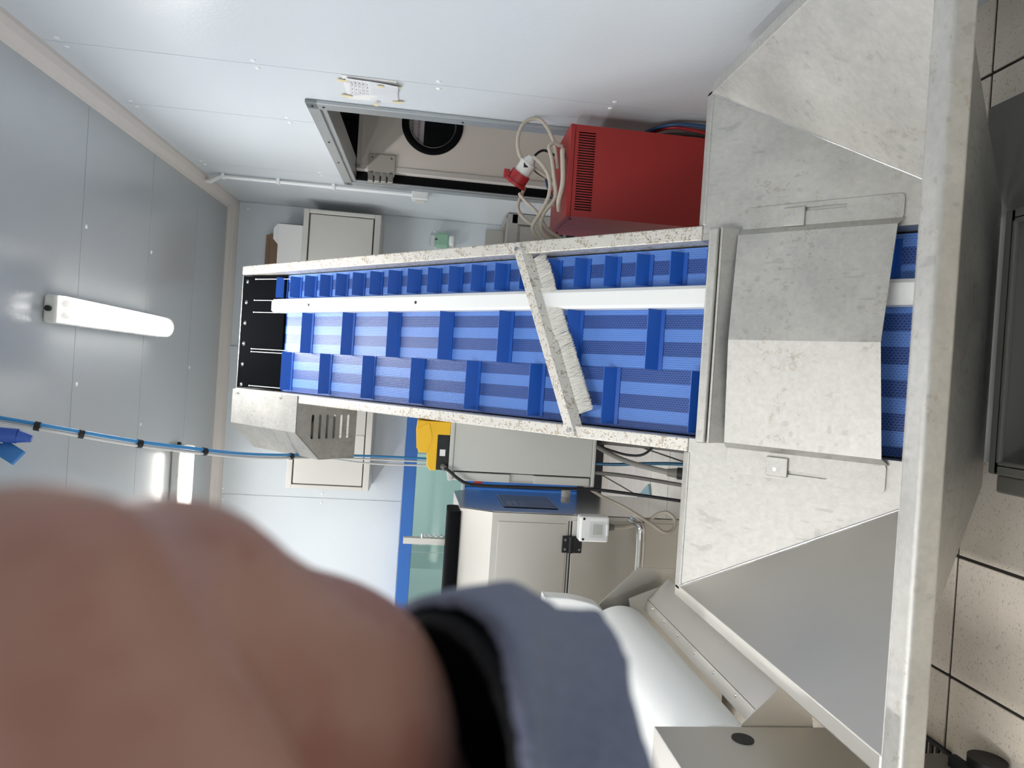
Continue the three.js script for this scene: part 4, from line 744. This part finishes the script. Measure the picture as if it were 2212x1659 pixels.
// ================================================================== UNDER THE HOPPER
{
  const c = thing('grey_crate', 'shallow grey plastic crate on the floor under the hopper front', 'crate', [0.122, 0.547, -0.965]);
  const W = 0.222, D = 0.178, H = 0.068, t = 0.008;
  part('walls', [rbox(-W, W, 0, H, -D, -D + t, 0.003), rbox(-W, W, 0, H, D - t, D, 0.003), rbox(-W, -W + t, 0, H, -D, D, 0.003), rbox(W - t, W, 0, H, -D, D, 0.003), box(-W, W, 0, 0.008, -D, D)], M.crate, c);
  part('rim', [rbox(-W - 0.012, W + 0.012, H - 0.010, H, -D - 0.012, -D + 0.012, 0.003), rbox(-W - 0.012, W + 0.012, H - 0.010, H, D - 0.012, D + 0.012, 0.003), rbox(-W - 0.012, -W + 0.012, H - 0.010, H, -D, D, 0.003), rbox(W - 0.012, W + 0.012, H - 0.010, H, -D, D, 0.003)], M.crate, c);
  part('floor_ribs', [rbox(-W + 0.03, W - 0.03, 0.008, 0.020, -D + 0.03, D - 0.03, 0.008)], M.crate, c);
  part('handle', [rbox(-W - 0.045, -W - 0.012, H - 0.055, H - 0.012, -D - 0.006, D, 0.005)], M.crate, c);
  part('handle_ring', [new THREE.TorusGeometry(0.011, 0.003, 8, 20).rotateX(Math.PI / 2).translate(-W - 0.026, H - 0.010, -0.10)], M.crate, c);
}
{
  const d = thing('crate_base', 'flat grey metal base under the crate, reaching out to the right', 'base', [0.235, FY, -1.05]);
  part('deck', [rbox(-0.335, 0.365, 0.012, 0.046, -0.245, 0.27, 0.003)], M.crate, d);
  for (const [x, z] of [[-0.30, -0.21], [0.33, -0.21], [-0.30, 0.24], [0.33, 0.24]]) part('foot', cyl(V(x, 0.001, z), V(x, 0.012, z), 0.015), M.black, d);
}
{
  const c = thing('castor_leg', 'grey steel leg with a black castor wheel on the floor at the lower left', 'castor', [-0.66, FY, -1.20]);
  part('leg', [rbox(-0.115, -0.030, 0.040, 0.36, -0.10, -0.01, 0.008, 3)], M.crate, c);
  part('fork', [rbox(-0.06, -0.008, 0.052, 0.072, -0.055, 0.0, 0.006)], M.dark, c);
  part('wheel', [cyl(V(-0.020, 0.034, 0.0), V(0.010, 0.034, 0.0), 0.033, 0.033, 32)], M.black, c);
}
{
  const g = thing('floor_drain', 'black slotted drain grate in the floor beside the castor', 'drain', [-0.775, FY + 0.001, -1.40]);
  part('frame', [rbox(-0.07, 0.07, 0, 0.007, -0.075, -0.065, 0.002), rbox(-0.07, 0.07, 0, 0.007, 0.065, 0.075, 0.002), rbox(-0.07, -0.06, 0, 0.007, -0.075, 0.075, 0.002), rbox(0.06, 0.07, 0, 0.007, -0.075, 0.075, 0.002)], M.black, g);
  for (let k = 0; k < 7; k++) part('bar', rbox(-0.06, 0.06, 0.001, 0.006, -0.058 + k * 0.0185, -0.050 + k * 0.0185, 0.001), M.black, g);
}

// ================================================================== THE ARM RAISED CLOSE TO THE LENS
{
  // modelled in a frame of its own (a, b across, c away from the lens), then fixed in the room
  const frame = new THREE.Matrix4().makeBasis(V(0.0658, -0.9906, 0.1202), V(-0.9978, -0.0645, 0.0151), V(-0.0072, -0.1209, -0.9926)).setPosition(0, 1.62, 0);
  const J = (px, py, d) => V((px - 1106) / 1534 * d, (py - 829.5) / 1534 * d, d);
  const tmp = V(0, 0, 0), tm2 = V(0, 0, 0);
  const capsule = (p, a, b, ra, rb) => { tmp.copy(b).sub(a); const t = Math.max(0, Math.min(1, tm2.copy(p).sub(a).dot(tmp) / tmp.lengthSq())); return tm2.copy(a).addScaledVector(tmp, t).distanceTo(p) - (ra + (rb - ra) * t); };
  const smin = (a, b, k) => { const h = Math.max(0, Math.min(1, 0.5 + 0.5 * (b - a) / k)); return b + (a - b) * h - k * h * (1 - h); };
  const wob = lattice(32, 77);
  const a = thing('person', 'blurred bare arm bent close to the lens, in a grey-blue sleeve with its lining coloured dark as in shade', 'person', [0, 1.62, 0]);
  function surface(field, centre, half, res, m) {
    const mc = new MarchingCubes(res, m, true, false, 400000); mc.isolation = 0;
    const q = V(0, 0, 0);
    for (let k = 0; k < res; k++) for (let j = 0; j < res; j++) for (let i = 0; i < res; i++) {
      q.set((i - res / 2) / (res / 2) * half + centre.x, (j - res / 2) / (res / 2) * half + centre.y, (k - res / 2) / (res / 2) * half + centre.z);
      mc.field[i + j * res + k * res * res] = -field(q);
    }
    mc.update();
    const g = new THREE.BufferGeometry();
    g.setAttribute('position', new THREE.BufferAttribute(mc.positionArray.slice(0, mc.count * 3), 3));
    g.scale(half, half, half).translate(centre.x, centre.y, centre.z).applyMatrix4(frame).translate(0, -1.62, 0);
    const w = mergeVertices(g, 1e-5); w.computeVertexNormals();
    return w;
  }
  const mesh = (field, centre, half, res, m, name) => part(name, surface(field, centre, half, res, m), m, a);
  const E = J(335, 1395, 0.135), B1 = J(645, 1590, 0.185), U = J(930, 1790, 0.225);
  const F0 = J(50, 1380, 0.095), F1 = J(440, 2010, 0.098), DIR = V(0.40, 0.91, 0.09).normalize(), F2 = F0.clone().addScaledVector(DIR, 0.17);   // elbow, forearm, wrist
  const skin = (p) => {
    let d = capsule(p, E, B1, 0.0272, 0.0372);
    d = smin(d, capsule(p, B1, U, 0.0372, 0.019), 0.015);
    d = smin(d, capsule(p, E, F0, 0.0250, 0.0200), 0.008);
    return smin(d, Math.min(capsule(p, F0, F1, 0.0206, 0.0208), capsule(p, F1, F2, 0.0208, 0.0155)), 0.002);
  };
  // the hand, loosely closed, beyond the edge of the picture
  const SIDE = V(0.91, -0.40, 0.0).normalize(), PALM = DIR.clone().cross(SIDE).normalize();
  const H = (f, w, n) => F2.clone().addScaledVector(DIR, f).addScaledVector(SIDE, w).addScaledVector(PALM, n);
  const fingers = [[-0.024, 0.058, 0.0056], [-0.008, 0.064, 0.0062], [0.008, 0.063, 0.0062], [0.023, 0.059, 0.0060]].map(([w, k, r], i) => {
    const l = [0.024, 0.031, 0.033, 0.029][i];
    return [H(0.004, w * 0.55, 0), H(k, w, 0), H(k + l * 0.75, w * 1.04, l * 0.65), H(k + l * 0.75, w * 1.04, l * 1.45), H(k + l * 0.25, w * 1.02, l * 1.75), r];
  });
  const thumb = [H(0.012, 0.016, 0.004), H(0.034, 0.036, 0.014), H(0.056, 0.036, 0.028), H(0.074, 0.026, 0.036)];
  const hand = (p) => {
    let d = capsule(p, F2.clone().addScaledVector(DIR, -0.03), F2, 0.0170, 0.0155);
    for (const [r0, k, j1, , , r] of fingers) d = smin(d, capsule(p, r0, k, 0.0105, r + 0.0030), 0.006);
    for (const [, k, j1, j2, tip, r] of fingers) d = Math.min(d, Math.min(capsule(p, k, j1, r + 0.0016, r + 0.0004), capsule(p, j1, j2, r + 0.0004, r), capsule(p, j2, tip, r, r - 0.0008)));
    d = smin(d, capsule(p, thumb[0], thumb[1], 0.0105, 0.0088), 0.006);
    return Math.min(d, capsule(p, thumb[1], thumb[2], 0.0085, 0.0074), capsule(p, thumb[2], thumb[3], 0.0074, 0.0062));
  };
  part('body', [surface(skin, V(0.0, 0.12, 0.25), 0.25, 130, M.skin), surface(hand, H(0.035, 0, 0.012), 0.085, 100, M.skin)], M.skin, a);
  // sleeve: a short wide tube of cloth, open towards the lens
  const C0 = J(900, 1752, 0.19), AX = V(0.81, 0.23, 0.54).normalize(), N2 = V(0.998, 0, 0.052).normalize(), END = J(1370, 1659, 0.18);
  const radial = (p) => { tmp.copy(p).sub(C0); const s = tmp.dot(AX); return [tmp.addScaledVector(AX, -s).length(), s]; };
  const fold = (p) => 0.0042 * Math.sin(p.y * 105 + p.x * 85 + 1.5) * (0.3 + wob(p.x * 70 + 9, p.z * 70 + p.y * 40)) + 0.0014 * (wob(p.x * 160, p.y * 160 + p.z * 90) - 0.5);
  const sleeve = (p) => {
    const [r, s] = radial(p), e = tm2.copy(p).sub(END).dot(N2) - 0.003 * wob(p.y * 130 + 3, p.z * 60), out = r - 0.0570 - fold(p);
    return Math.max(out, e, -Math.max(out + 0.0056, e + 0.006), -s - 0.002 * wob(p.y * 120, p.z * 120));
  };
  mesh(sleeve, C0.clone().addScaledVector(AX, 0.03), 0.11, 110, M.cloth, 'sleeve');
  const lining = (p) => { const [r, s] = radial(p); return Math.max(Math.abs(r - 0.0485) - 0.0022, -s - 0.001, tm2.copy(p).sub(END).dot(N2) + 0.008); };  // inner wall of the sleeve, the shade in the opening put into its colour
  mesh(lining, C0.clone().addScaledVector(AX, 0.03), 0.11, 110, M.shadedLining, 'shaded_sleeve_lining');
}
// each thing's origin to the middle of its base, then everything to metres with the floor at zero
scene.updateMatrixWorld(true);
for (const o of scene.children) {
  if (o.isGroup && o.userData.category) {
    const bb = new THREE.Box3().setFromObject(o), base = V((bb.min.x + bb.max.x) / 2, bb.min.y, (bb.min.z + bb.max.z) / 2);
    const d = o.worldToLocal(base.clone()); for (const c of o.children) c.position.sub(d); o.position.copy(base);
  }
  o.position.y -= FY; o.position.multiplyScalar(UNIT); o.scale.multiplyScalar(UNIT);
}
renderer.render(scene, camera);
